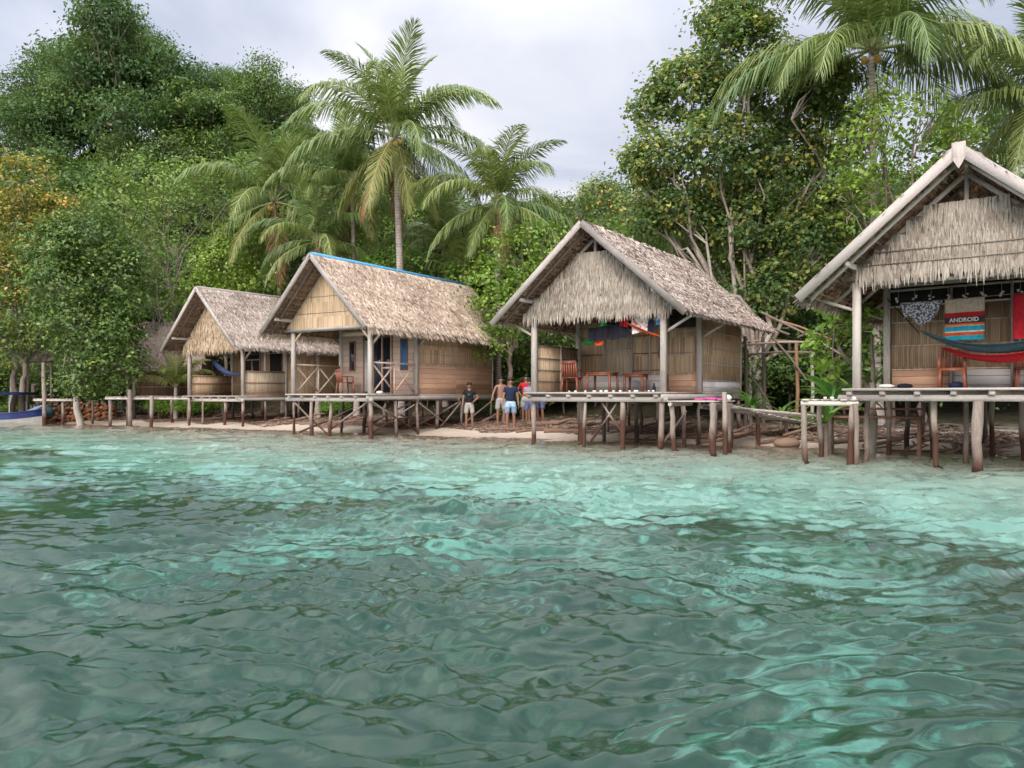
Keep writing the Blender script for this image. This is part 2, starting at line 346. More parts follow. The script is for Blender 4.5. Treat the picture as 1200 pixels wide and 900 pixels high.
def empty(name, label, cat, loc=(0, 0, 0), rz=0, group=None):
    o = bpy.data.objects.new(name, None); col.objects.link(o); o.location = loc; o.rotation_euler = (0, 0, rz); o.empty_display_size = .3
    return tag(o, label, cat, group)
def tag(o, label, cat, group=None, kind=None):
    if label: o['label'] = label
    if cat: o['category'] = cat
    if group: o['group'] = group
    if kind: o['kind'] = kind
    return o
def struct(o, label=None, kind='structure'):
    o['kind'] = kind
    if label: o['label'] = label
    return o

# ---------------------------------------------------------------- value noise and terrain
def vnoise(x, y, seed=0):
    xi = np.floor(x).astype(np.int64); yi = np.floor(y).astype(np.int64); fx = x - xi; fy = y - yi
    fx = fx * fx * (3 - 2 * fx); fy = fy * fy * (3 - 2 * fy)
    def h(a, b):
        q = (a * 374761393 + b * 668265263 + seed * 974711) & 0x7fffffff; q = ((q ^ (q >> 13)) * 1274126177) & 0x7fffffff
        return ((q ^ (q >> 16)) & 0xffff) / 65535.0
    return (h(xi, yi) * (1 - fx) + h(xi + 1, yi) * fx) * (1 - fy) + (h(xi, yi + 1) * (1 - fx) + h(xi + 1, yi + 1) * fx) * fy
def fbm(x, y, o=4, seed=0):
    return sum(vnoise(x * 2 ** i, y * 2 ** i, seed + i) * .5 ** i for i in range(o)) / sum(.5 ** i for i in range(o))
V0 = 21.9
def ground_z(x, y):
    x = np.asarray(x, float); y = np.asarray(y, float)
    t = .515 * x + .857 * y - V0 + 1.1 * (fbm(x * .22, y * .22, 3, 5) - .5)
    d = np.maximum(-t, 0); tp = np.maximum(t, 0)
    z = np.where(t < 0, -(.045 * d + .0042 * d * d), .20 * (1 - np.exp(-tp / 1.1)) + .028 * tp)
    z = np.maximum(z, -3.4)
    z = z + (fbm(x * .9, y * .9, 3, 9) - .5) * np.where(t < 0, .05 + .16 * np.clip(d / 10, 0, 1), .10)
    ramp = np.clip((tp - 6) / 11, 0, 1); ramp = ramp * ramp * (3 - 2 * ramp)
    hill = 20.5 * np.exp(-((x + 31) / 26) ** 2 - ((y - 69) / 18) ** 2) + 9 * np.exp(-((x - 20) / 30) ** 2 - ((y - 80) / 25) ** 2) + 1.2
    return z + ramp * (hill + 2.0 * (fbm(x * .12, y * .12, 3, 3) - .5))
def gz(x, y): return float(ground_z(np.array([x]), np.array([y]))[0])

def grid_mesh(xs, ys, zf):
    X, Y = np.meshgrid(xs, ys); Z = zf(X, Y); nx, ny = len(xs), len(ys)
    i = np.arange(nx * ny).reshape(ny, nx)
    F = np.stack([i[:-1, :-1], i[:-1, 1:], i[1:, 1:], i[1:, :-1]], -1).reshape(-1, 4)
    return np.stack([X, Y, Z], -1).reshape(-1, 3), F
def warp(a, b, c, n, k):                       # samples from a to b, densest at c
    lo = math.asinh((a - c) / k); hi = math.asinh((b - c) / k)
    return c + k * np.sinh(np.linspace(lo, hi, n))
V, F = grid_mesh(warp(-400, 400, 0, 420, 14), warp(-300, 600, 22, 460, 10), ground_z)
m = MB(); m.add(V, F, 0.5); struct(m.build('beach_ground', 'ground_cover', smooth=True))

# ---------------------------------------------------------------- the sea: a closed body of water with real waves on top
def wave_z(x, y):
    r2 = random.Random(3); z = np.zeros_like(x)
    wx = x + 1.5 * (fbm(x * .35, y * .35, 2, 21) - .5); wy = y + 1.5 * (fbm(x * .35, y * .35, 2, 31) - .5)
    for lam, amp, n in ((3.8, .012, 2), (1.9, .019, 4), (1.1, .027, 5), (.62, .018, 6), (.36, .0110, 8), (.21, .0058, 8), (.13, .0016, 6)):
        for _ in range(n):
            th = R(r2.gauss(108, 24)); k = 2 * math.pi / (lam * r2.uniform(.8, 1.25)); ph = r2.uniform(0, 6.28)
            s_ = np.sin(k * (wx * math.cos(th) + wy * math.sin(th)) + ph)
            z += amp * (1 - 1.9 * np.abs(s_) ** 1.2 * .5) * .9 if lam < 1.5 else amp * s_
    z -= z.mean()
    t = V0 - (.515 * x + .857 * y)
    calm = np.clip((t + 1.0) / 5, .10, 1) * (.35 + 1.3 * fbm(x * .22, y * .3, 3, 77))
    return z * calm * np.exp(-np.maximum(np.hypot(x, y) - 50, 0) / 40)
xs = warp(-200, 200, 0, 1000, 3.4); ys = warp(-150, 120, 3.2, 1050, 3.2)
V, F = grid_mesh(xs, ys, wave_z)
m = MB(); m.add(V, F, 0.5); nx, ny = len(xs), len(ys); n0 = nx * ny
ring = list(range(nx)) + [j * nx + nx - 1 for j in range(1, ny)] + [(ny - 1) * nx + i for i in range(nx - 2, -1, -1)] + [j * nx for j in range(ny - 2, 0, -1)]
low = V[ring].copy(); low[:, 2] = -9; q = len(ring)
m.V.append(low); m.n += q
Fs = np.array([(ring[i], n0 + i, n0 + (i + 1) % q, ring[(i + 1) % q]) for i in range(q)]); m.F.append(Fs); m.r.append(np.zeros(q)); m.m.append(np.zeros(q, int))
m.F.append(np.array([[n0 + i for i in range(q)][::-1]])); m.r.append(np.zeros(1)); m.m.append(np.zeros(1, int))
struct(m.build('sea_water', 'sea_water', smooth=True))

# ---------------------------------------------------------------- thatch
def blades(mb, O, U, Vd, Nn, lu, lv, row, dens, ln, wd, jit=.22, lift=.05, m=0, umin=None, umax=None, droop=0.0, rb=0.0):
    """hanging leaf strips in rows over the rectangle O + u*U + v*Vd (Vd = down the slope)"""
    O = np.array(O, float); U = np.array(U, float); Vd = np.array(Vd, float); Nn = np.array(Nn, float)
    rows = int(lv / row) + 1; per = int(lu * dens)
    v = np.repeat(np.arange(rows) * row, per); n = len(v); v = v + rng.normal(0, row * .28, n)
    v = np.clip(v, 0, lv)
    u = rng.random(n) * lu
    if umin is not None:
        k = (u >= umin(v)) & (u <= umax(v)); u = u[k]; v = v[k]; n = len(u)
    a = rng.normal(0, jit, n); D = Vd[None] * np.cos(a)[:, None] + U[None] * np.sin(a)[:, None]
    S = -Vd[None] * np.sin(a)[:, None] + U[None] * np.cos(a)[:, None]
    l = ln * rng.uniform(.6, 1.25, n)[:, None]; h = wd * rng.uniform(.6, 1.3, n)[:, None] / 2
    p0 = O + u[:, None] * U + v[:, None] * Vd + Nn * (.004 + .012 * rng.random(n))[:, None]
    tw = rng.normal(0, .5, n)[:, None]
    p1 = p0 + D * l * .6 + Nn * (lift * (.5 + rng.random(n)))[:, None]
    p2 = p0 + D * l + Nn * (lift * (rng.random(n) * 1.3))[:, None] - np.array([0, 0, 1.0]) * (droop * rng.random(n))[:, None]
    Sw = S + Nn * tw
    Vv = np.stack([p0 - S * h, p0 + S * h, p1 + Sw * h, p2 + Sw * h * .25, p2 - Sw * h * .25, p1 - Sw * h], 1).reshape(-1, 3)
    i = np.arange(n)[:, None] * 6
    F = np.concatenate([i + np.array([[0, 1, 2, 5]]), i + np.array([[5, 2, 3, 4]])])
    rw = np.clip((v / row).astype(int), 0, rows + 2); r = np.clip(rng.random(n) * .8 + .1 + rng.normal(0, .13, rows + 3)[rw] + rb, 0, 1); mb.add(Vv, F, np.concatenate([r, r]), m)

def post_mb(x, y, z0, z1, r_=.06, lean=.03, square=False):
    m = MB(); dx, dy = random.uniform(-lean, lean), random.uniform(-lean, lean)
    if square: m.bar((x + dx, y + dy, z0), (x, y, z1), r_ * 2, r_ * 2, up=(0, 1, 0)); return m
    zs = np.linspace(z0, z1, 6); pts = [(x + dx * (z1 - z) + random.gauss(0, .010), y + dy * (z1 - z) + random.gauss(0, .010), z) for z in zs]
    return m.tube(pts, [r_ * random.uniform(.84, 1.12) for _ in zs], 8, rough=.16)

def hut(c):
    """local frame: x along the front (0 = right post, -w = left post), y inland, z up"""
    root = empty('thatched_hut', c['label'], 'hut', (c['x'], c['y'], 0), -R(c['a']), 'stilt huts along the beach')
    w_, pd, rd, zt, zr, so, fo, bo, zd = (c[k] for k in ('w', 'pd', 'rd', 'zt', 'zr', 'so', 'fo', 'bo', 'zd'))
    hw = w_ / 2 + so; sl = (zr - zt) / hw; Ls = math.hypot(hw, zr - zt); y0, y1 = -fo, pd + rd + bo; ly = y1 - y0
    rz = lambda x: zr - sl * abs(x + w_ / 2)                # underside of the roof
    cx = -w_ / 2
    # ---- roof
    rm = MB()
    for s in (-1, 1):
        tip = np.array([cx + s * hw, 0, zt]); top = np.array([cx, 0, zr]); Vd = (tip - top) / Ls; Nn = np.array([-Vd[2] * s, 0, Vd[0] * s])
        if Nn[2] < 0: Nn = -Nn
        # slab of packed leaf, uneven rows inside the mesh
        a = top + Nn * .02; b_ = tip + Nn * .02
        cs = [a, b_, b_ + Nn * .07, a + Nn * .07]
        Vv = [(p[0], yy, p[2]) for yy in (y0, y1) for p in cs]
        rm.add(Vv, [(0, 1, 2, 3), (7, 6, 5, 4), (0, 4, 5, 1), (1, 5, 6, 2), (2, 6, 7, 3), (3, 7, 4, 0)], .35, 1)
        O = top + Nn * .085; O = np.array([O[0], y0, O[2]])
        if s == 1 or c.get('both', True):
            blades(rm, O, (0, 1, 0), Vd, Nn, ly, Ls - .05, .055, c.get('bd', 46) * 1.45 if s == 1 else 18, c.get('bl', .26), c.get('bw', .026) * .78 if s == 1 else .05, c.get('bj', .30), .02)
        # ragged eave
        Oe = tip + Nn * .05; blades(rm, (Oe[0] - Vd[0] * .12, y0, Oe[2] - Vd[2] * .12), (0, 1, 0), Vd, Nn, ly, .06, .02, 34, c.get('el', .30) * .85, .03, .25, .0, droop=.10)
        # underside: bundles seen from below
        k = int(Ls / .13)
        for j in range(k):
            p = top + Vd * (j + .5) * Ls / k - Nn * .012
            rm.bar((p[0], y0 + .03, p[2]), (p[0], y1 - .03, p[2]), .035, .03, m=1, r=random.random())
            q = p - Nn * .005
            for _ in range(0): pass
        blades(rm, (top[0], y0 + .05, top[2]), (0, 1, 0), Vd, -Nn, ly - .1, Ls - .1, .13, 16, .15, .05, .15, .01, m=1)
    # ridge cap leaves
    if c.get('ridge') is None:
        for s in (-1, 1):
            Vd = np.array([s * hw, 0, zt - zr]) / Ls; Nn = np.array([abs(Vd[2]) * s, 0, abs(Vd[0])])
            blades(rm, (cx, y0, zr + .12), (0, 1, 0), Vd, Nn, ly, .05, .03, 16, .42, .05, .35, .05)
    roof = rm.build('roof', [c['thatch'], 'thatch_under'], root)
    if c.get('ridge'):
        k = MB(); k.bar((cx, y0 - .02, zr + .135), (cx, y1, zr + .135), .16, .02)
        for s in (-1, 1): k.bar((cx + s * .075, y0 - .02, zr + .09), (cx + s * .075, y1, zr + .09), .02, .10)
        rc = k.build('ridge_cap', c['ridge'], roof)
        if c['ridge'] == 'blue_ridge': rc['label'] = 'blue painted ridge cap'
    for s in (-1, 1):                                       # barge boards, front
        k = MB(); ext = 1.03
        p = Vector((cx, y0 - .05, zr + .05)); q = Vector((cx + s * hw * ext, y0 - .05, zr + .05 - (zr - zt) * ext))
        k.bar(p, q, .035, c.get('bg', .16), up=(0, 1, 0) if False else (0, 0, 1)); k.build('barge_board', 'barge_timber', roof)
    if c.get('peak'):
        k = MB(); zt_ = zr + .17
        Vv = [(cx - .11, y0 - .075, zt_), (cx + .11, y0 - .075, zt_), (cx + .11, y0 - .075, zt_ - .28), (cx, y0 - .075, zt_ - .48), (cx - .11, y0 - .075, zt_ - .28)]
        Vv += [(a, b + .022, d) for a, b, d in Vv]
        k.add(Vv, [(0, 1, 2, 4), (9, 7, 6, 5), (0, 5, 6, 1), (1, 6, 7, 2), (4, 9, 5, 0)]); k.add(Vv, [(4, 2, 3), (9, 8, 7)]); k.add(Vv, [(2, 7, 8, 3), (3, 8, 9, 4)]); k.build('peak_board', 'grey_timber', roof)
    for yy in np.arange(y0 + .25, y1, (ly - .4) / 5):
        for s in (-1, 1):
            k = MB(); k.bar((cx + s * .03, yy, zr - .09), (cx + s * hw * .97, yy, zr - .09 - (zr - zt) * .97), .05, .07); k.build('rafter', c.get('raft', 'dark_timber'), roof)
    # purlins that carry the eaves, and the tie beams of the porch
    zpl = rz(0) - .1
    for xx in (0.0, -w_):
        k = MB(); k.bar((xx, y0 + .04, zpl), (xx, y1 - .04, zpl), .07, .09); k.build('wall_plate', 'grey_timber', root)
    for yy, zz_ in ((0, c['gz'] - .02), (pd - .06, zpl - .1)):
        k = MB(); k.bar((-w_ - .12, yy, zz_), (.12, yy, zz_), .07, .09); k.build('tie_beam', c.get('tie', 'grey_timber'), root)
    k = MB(); k.bar((cx, -.02, c['gz']), (cx, -.02, zr - .05), .07, .07); k.build('king_post', 'grey_timber', root)
    for s in (-1, 1):
        k = MB(); k.bar((cx + s * .05, -.06, zr - .25), (cx + s * (w_ / 2), -.06, rz(0) - .20), .06, .08); k.build('rafter_tie', 'grey_timber', root)
        for yy in (0, pd):
            k = MB(); xx = cx + s * w_ / 2
            k.bar((xx, yy + .1, c['gz'] - .55), (xx + s * so * .85, yy + .1, rz(xx + s * so * .85) - .1), .05, .06); k.build('eave_brace', 'grey_timber', root)
    # ---- gable
    gt, gb, gm = c['gt'], c['gz'], c['gmat']
    g = MB(); gy = c.get('gy', -.14)
    if c['gable'] == 'thatch':
        step = c.get('step', 0)
        def half(z): return np.minimum((zr - .12 - z) / sl, hw)
        def lim(v):
            z = gt - v
            hh = half(z + .05)
            if step: hh = np.floor(hh / .3) * .3 + .1
            return hh
        X = hw - .05; H = gt - gb
        W = X * 2
        uu = np.linspace(-1, 1, 2)
        n_ = 14                                             # backing sheet, trapezoid with thickness
        for j in range(n_):
            za, zb = gb + .05 + (H - .05) * j / n_, gb + .05 + (H - .05) * (j + 1) / n_
            ha = float(min(lim(gt - za), X)) - .02; hb = float(min(lim(gt - zb), X)) - .02 if not step else ha
            Vv = [(cx - ha, gy, za), (cx + ha, gy, za), (cx + hb, gy, zb), (cx - hb, gy, zb)]; Vv += [(a, b + .03, d) for a, b, d in Vv]
            g.add(Vv, [(0, 1, 2, 3), (7, 6, 5, 4), (0, 3, 7, 4), (1, 5, 6, 2)] + ([(3, 2, 6, 7)] if j == n_ - 1 else []), .2)
        blades(g, (cx - W / 2, gy - .01, gt), (1, 0, 0), (0, 0, -1), (0, -1, 0), W, H - .12, c.get('grow', .10), 84, c.get('gl', .30), .024, .07, .022,
               umin=lambda v: W / 2 - np.minimum(lim(v), X), umax=lambda v: W / 2 + np.minimum(lim(v), X))
        if c.get('gline'):
            for zl in c['gline']: g.bar((cx - float(min(half(zl), X)) + .05, gy - .06, zl + .02), (cx + float(min(half(zl), X)) - .05, gy - .06, zl), .012, .018, r=.02)
    else:
        hb = (zr - .1 - gb) / sl; Vv = [(cx - hb, gy, gb), (cx + hb, gy, gb), (cx, gy, zr - .1)]; Vv += [(a, b + .03, d) for a, b, d in Vv]
        g.add(Vv, [(0, 1, 2), (5, 4, 3)]); g.add(Vv, [(0, 3, 4, 1)])
    gab = g.build('gable', gm, root)
    if c['gable'] != 'thatch':
        for zl in (gb + .55, gb + 1.1):
            hl = (zr - .1 - zl) / sl; k = MB(); k.bar((cx - hl, gy - .015, zl), (cx + hl, gy - .015, zl), .02, .03); k.build('batten', 'bamboo_pale', gab)
        k = MB(); k.bar((cx - hb, gy - .03, gb), (cx + hb, gy - .03, gb), .06, .09); k.build('gable_beam', 'grey_timber', gab)
    # ---- deck and floor
    dx0, dx1, dy0 = c.get('deck', (-w_ - .12, .12, -.25))
    k = MB(); k.box(dx0, dx1, dy0, pd, zd - .035, zd); k.box(-w_ - .05, .05, pd, pd + rd, zd - .036, zd - .001)
    deck = k.build('deck', 'deck_plank', root)
    k = MB(); k.box(dx0, dx1, dy0 - .03, dy0 - .004, zd - .045, zd + .002); k.build('edge_board', 'grey_board', deck)
    for xx in np.arange(dx0 + .12, dx1, .62):
        k = MB(); k.bar((xx, dy0 + .012, zd - .085), (xx, pd + rd, zd - .085), .10, .09); k.build('joist', 'grey_timber', deck)
    for yy in (dy0 + .12, pd, pd + rd / 2, pd + rd - .05):
        k = MB(); k.bar((dx0 - .1, yy, zd - .19), (dx1 + .1 if yy < pd else .12, yy, zd - .19), .08, .12); k.build('floor_beam', 'grey_board' if yy < pd - .1 else 'stilt_timber', deck)
    k = MB(); k.bar((.06, dy0, zd - .12), (.06, pd + rd, zd - .12), .05, .14); k.build('side_beam', 'grey_timber', deck)
    # ---- posts
    for x, y, zt_ in ((0, 0, rz(0)), (-w_, 0, rz(0)), (0, pd, rz(0)), (-w_, pd, rz(0)), (0, pd + rd, rz(0)), (-w_, pd + rd, rz(0))):
        if y <= pd: post_mb(x, y, zd, zt_, c.get('pr', .065), .006, c.get('sq', True)).build('post', 'grey_timber', root)
    # ---- stilts: (x, y, foot z, top z, radius)
    for t in c['stilts']:
        x, y = t[:2]; ca, sa = math.cos(R(c['a'])), math.sin(R(c['a']))
        X, Y = c['x'] + x * ca + y * sa, c['y'] - x * sa + y * ca
        tp = t[2] if len(t) > 2 and t[2] else zd - .24
        sm = post_mb(x, y, gz(X, Y) - .25, tp, t[3] if len(t) > 3 else random.uniform(.045, .066), t[4] if len(t) > 4 else .05)
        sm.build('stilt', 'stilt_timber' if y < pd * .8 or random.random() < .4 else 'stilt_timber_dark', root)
    for p, q in c.get('braces', ()):
        k = MB(); k.tube([Vector(p), Vector(p).lerp(Vector(q), .5) + Vector((0, 0, random.uniform(-.05, .03))), Vector(q)], [.035, .032, .026], 6); k.build('brace', 'stilt_timber', root)
    # ---- room walls
    wm = c['wall']; T = .03; ht = lambda x: rz(x) - .03
    sk = c.get('skirt'); skz = zd + c.get('skh', .45)
    def panel(name, x0, x1, y0_, y1_, za, zb, mt, par=root, th=T):
        k = MB(); k.box(min(x0, x1), max(x0, x1), min(y0_, y1_), max(y0_, y1_), za, zb); return k.build(name, mt, par)
    zb_ = skz if sk else zd
    swl = []
    for xx, s in ((0, 1), (-w_, -1)):
        wl = panel('side_wall', xx - T / 2, xx + T / 2, pd + .04, pd + rd, c.get('sskz', zb_), ht(0), c.get('swall', wm)); swl.append(wl)
        if c.get('sskirt', sk):
            panel('wall_skirt', xx - T / 2 - .004, xx + T / 2 + .004, pd + .04, pd + rd, zd, c.get('sskz', zb_) + .002, c.get('sskirt', sk), wl)
        for zl in np.arange(c.get('sskz', zb_) + .02, ht(0) - .2, c.get('bp', .45)):
            k = MB(); k.bar((xx + s * .028, pd + .06, zl + random.uniform(-.02, .02)), (xx + s * .028, pd + rd, zl + random.uniform(-.02, .02)), .02, .028); k.build('batten', 'grey_board' if c.get('bgrey', True) else 'bamboo_pale', wl)
        k = MB(); k.bar((xx + s * .03, pd + rd - .02, zd), (xx + s * .03, pd + rd - .02, ht(0)), .05, .06); k.build('corner_board', 'grey_timber', wl)
    bw_ = panel('back_wall', -w_, 0, pd + rd - T, pd + rd, zd, ht(0), wm)
    # gable triangle over the back wall
    k = MB(); hb = w_ / 2; Vv = [(cx - hb, pd + rd - .02, ht(0)), (cx + hb, pd + rd - .02, ht(0)), (cx, pd + rd - .02, zr - .12)]; Vv += [(a, b + .03, d) for a, b, d in Vv]
    k.add(Vv, [(0, 1, 2), (5, 4, 3)]); k.add(Vv, [(0, 3, 4, 1), (1, 4, 5, 2), (2, 5, 3, 0)]); k.build('gable_end', wm, bw_)
    c['front'](root, c, panel)
    return root

def battens(par, x0, x1, y, zs, mat='grey_board', vert=()):
    for z in zs:
        k = MB(); k.bar((x0, y, z), (x1, y, z + random.uniform(-.015, .015)), .02, .026); k.build('batten', mat, par)
    for x, za, zb in vert:
        k = MB(); k.bar((x, y - .004, za), (x, y - .004, zb), .03, .02, up=(0, 1, 0)); k.build('batten', mat, par)

def front_thatch_hut(root, c, panel):          # third hut from the left
    w_, pd, zd = c['w'], c['pd'], c['zd']; y = pd; zt_ = 3.05
    f = panel('front_wall', -w_ + .05, -.05, y - .015, y + .015, zd + .5, zt_ + .55, 'bamboo_wall')
    panel('wall_skirt', -w_ + .05, -.95, y - .022, y + .02, zd, zd + .5, 'plank_white', f)
    panel('wall_skirt', -.9, -.08, y - .022, y + .02, zd, zd + .5, 'plank_orange', f)['label'] = 'orange brown plank skirt'
    battens(f, -w_ + .1, -1.0, y - .03, (zd + .62, zd + 1.12, zd + 1.62, zd + 2.1), 'bamboo_dark')
    battens(f, -.85, -.1, y - .03, (zd + 1.1, zd + 1.72), 'grey_board')
    k = MB(); k.box(-.86, -.10, y - .035, y - .017, 3.26, 3.62); k.build('opening_shade', 'inside_shade_paint', f)  # dark slab on the wall: painted shade of a gap, no hole
    k = MB(); k.box(-2.95, -1.55, y - .035, y - .017, 3.28, 3.62); k.build('opening_shade', 'inside_shade_paint', f)  # second dark slab, indoor shade put in as colour
    k = MB(); k.bar((-3.0, y - .05, 3.42), (-1.5, y - .05, 3.44), .03, .05); k.build('batten', 'grey_board', f)
    # door of paler matting
    d = MB().box(-2.88, -2.02, y - .05, y - .03, zd + .52, 3.26).build('door', 'bamboo_pale', root)
    for a, b in (((-2.90, zd + .5), (-2.90, 3.28)), ((-2.0, zd + .5), (-2.0, 3.28)), ((-2.9, zd + 1.25), (-2.0, zd + 1.25)), ((-2.9, 3.26), (-2.0, 3.26)), ((-2.9, zd + .53), (-2.0, zd + .53))):
        MB().bar((a[0], y - .06, a[1]), (b[0], y - .06, b[1]), .03, .05, up=(0, 0, 1) if a[0] != b[0] else (0, 1, 0)).build('door_frame', 'grey_board', d)
    for x in (-1.45, -.92):
        MB().bar((x, y - .05, zd + .5), (x, y - .05, 3.6), .035, .06, up=(0, 1, 0)).build('wall_stud', 'grey_board', f)
    # half-height panel that closes the left side of the porch
    p = panel('porch_panel', -w_ - .015, -w_ + .015, .1, pd - .1, zd + .02, zd + 1.32, 'bamboo_wall')
    for z in (zd + .3, zd + .62, zd + .95, zd + 1.30):
        MB().bar((-w_ + .03, .1, z), (-w_ + .03, pd - .1, z), .025, .035).build('batten', 'dark_timber', p)
    MB().bar((-w_ + .035, pd * .55, zd), (-w_ + .035, pd * .55, zd + 1.34), .05, .05, up=(0, 1, 0)).build('panel_post', 'grey_timber', p)

def front_blue(root, c, panel):                # hut with the blue ridge
    w_, pd, zd = c['w'], c['pd'], c['zd']; y = pd
    f = panel('front_wall', -w_ + .05, -.05, y - .015, y + .015, zd, 4.0, 'plank_pink')
    MB().box(-w_ + .05, -.1, y - .03, y - .018, 3.55, 3.72).build('trim_board', 'plank_pink', f)
    for x, wd in ((-3.0, .20), (-.52, .24)):   # tall narrow windows
        wi = MB().box(x - wd / 2 - .05, x + wd / 2 + .05, y - .045, y - .017, 2.25, 3.35).build('window', 'brown_timber', root)
        MB().box(x - wd / 2, x + wd / 2, y - .052, y - .046, 2.30, 3.30).build('pane', 'blue_board' if x > -1 else 'window_glass', wi)
    d = MB().box(-2.45, -1.05, y - .05, y - .017, zd, 3.52).build('door', 'brown_timber', root)
    for x0, x1, z0 in ((-2.36, -1.98, zd + .06), (-1.90, -1.54, zd + .06), (-1.46, -1.12, zd + .06)):
        MB().box(x0, x1, y - .058, y - .051, z0, 3.42).build('pane', 'window_glass', d)
    for x in (-1.50, -1.08): MB().bar((x, y - .075, zd), (x, y - .075, 3.45), .035, .06, up=(0, 1, 0)).build('door_leaf_frame', 'plank_pink', d)
    MB().bar((-1.5, y - .075, 2.35), (-1.06, y - .075, 2.35), .035, .06).build('door_leaf_frame', 'plank_pink', d)
    k = MB()
    for i in range(5): k.box(-2.35 + i * .03, -2.33 + i * .03, y - .065 - .004 * (i % 2), y - .060, zd + .08, 3.35)
    k.build('curtain', 'cloth_white', d)
    for xx, ya, yb in ((.0, .12, pd - .1), (-w_, .12, pd - .1)):
        rl = MB().bar((xx, ya, zd + 1.02), (xx, yb, zd + 1.02), .045, .05).build('railing', 'plank_pink' if xx == 0 else 'bamboo_pale', root)
        mid = (ya + yb) / 2; mt = 'plank_pink' if xx == 0 else 'bamboo_pale'
        MB().bar((xx, mid, zd), (xx, mid, zd + 1.0), .05, .05, up=(0, 1, 0)).build('baluster', mt, rl)
        for a, b in ((ya, mid), (mid, yb)):
            MB().bar((xx + .01, a, zd + .06), (xx + .01, b, zd + .98), .03, .05).build('cross_bar', mt, rl)
            MB().bar((xx - .02, a, zd + .98), (xx - .02, b, zd + .06), .03, .05).build('cross_bar', mt, rl)
    for x in (-w_, 0):
        s = 1 if x < -1 else -1
        MB().bar((x, -.0, 3.15), (x + s * .42, -.0, 3.58), .045, .06).build('knee_brace', 'bamboo_pale', root)

def front_parapet(root, c, panel):             # far hut with half walls round the porch
    w_, pd, zd = c['w'], c['pd'], c['zd']; y = pd
    f = panel('front_wall', -w_ + .05, -.05, y - .015, y + .015, zd, 4.0, 'bamboo_brown')
    battens(f, -w_ + .1, -.1, y - .03, (zd + .5, zd + 1.0, zd + 1.9), 'bamboo_pale')
    o = MB().box(-1.05, -.25, y - .04, y - .017, zd + .1, 3.35).build('doorway_shade', 'inside_shade_paint', root)  # no hole here: a near-black slab paints the shade of the doorway
    wi = MB().box(-2.9, -1.75, y - .04, y - .017, 2.35, 3.42).build('window', 'inside_shade_paint', root)  # unglazed window as a dark slab, its indoor shade painted on
    for a, b in (((-2.9, 2.35), (-2.9, 3.42)), ((-2.32, 2.35), (-2.32, 3.0)), ((-1.75, 2.35), (-1.75, 3.42)), ((-2.9, 3.0), (-1.75, 3.0)), ((-2.9, 3.42), (-1.75, 3.42)), ((-2.9, 2.35), (-1.75, 2.35))):
        MB().bar((a[0], y - .05, a[1]), (b[0], y - .05, b[1]), .03, .05, up=(0, 0, 1) if a[0] != b[0] else (0, 1, 0)).build('window_frame', 'grey_board', wi)
    for xx, mt, h in ((0, 'bamboo_pale', 1.03), (-w_, 'bamboo_wall', .9)):
        p = panel('porch_panel', xx - .015, xx + .015, .08, pd - .05, zd, zd + h, mt)
        s = 1 if xx == 0 else -1
        for z in (zd + .15, zd + .55, zd + h): MB().bar((xx + .03, .05, z), (xx + .03, pd, z), .025, .05).build('batten', 'brown_timber', p)
    MB().bar((-w_ * .5, pd - .3, zd), (-w_ * .5, pd - .3, zd + 1.3), .04, .04, up=(0, 1, 0)).build('porch_stake', 'grey_timber', root)
    for yy in (pd * .5, pd - .08): MB().bar((0, yy, zd + 1), (0, yy, 3.5), .06, .06, up=(0, 1, 0)).build('post', 'grey_timber', root)

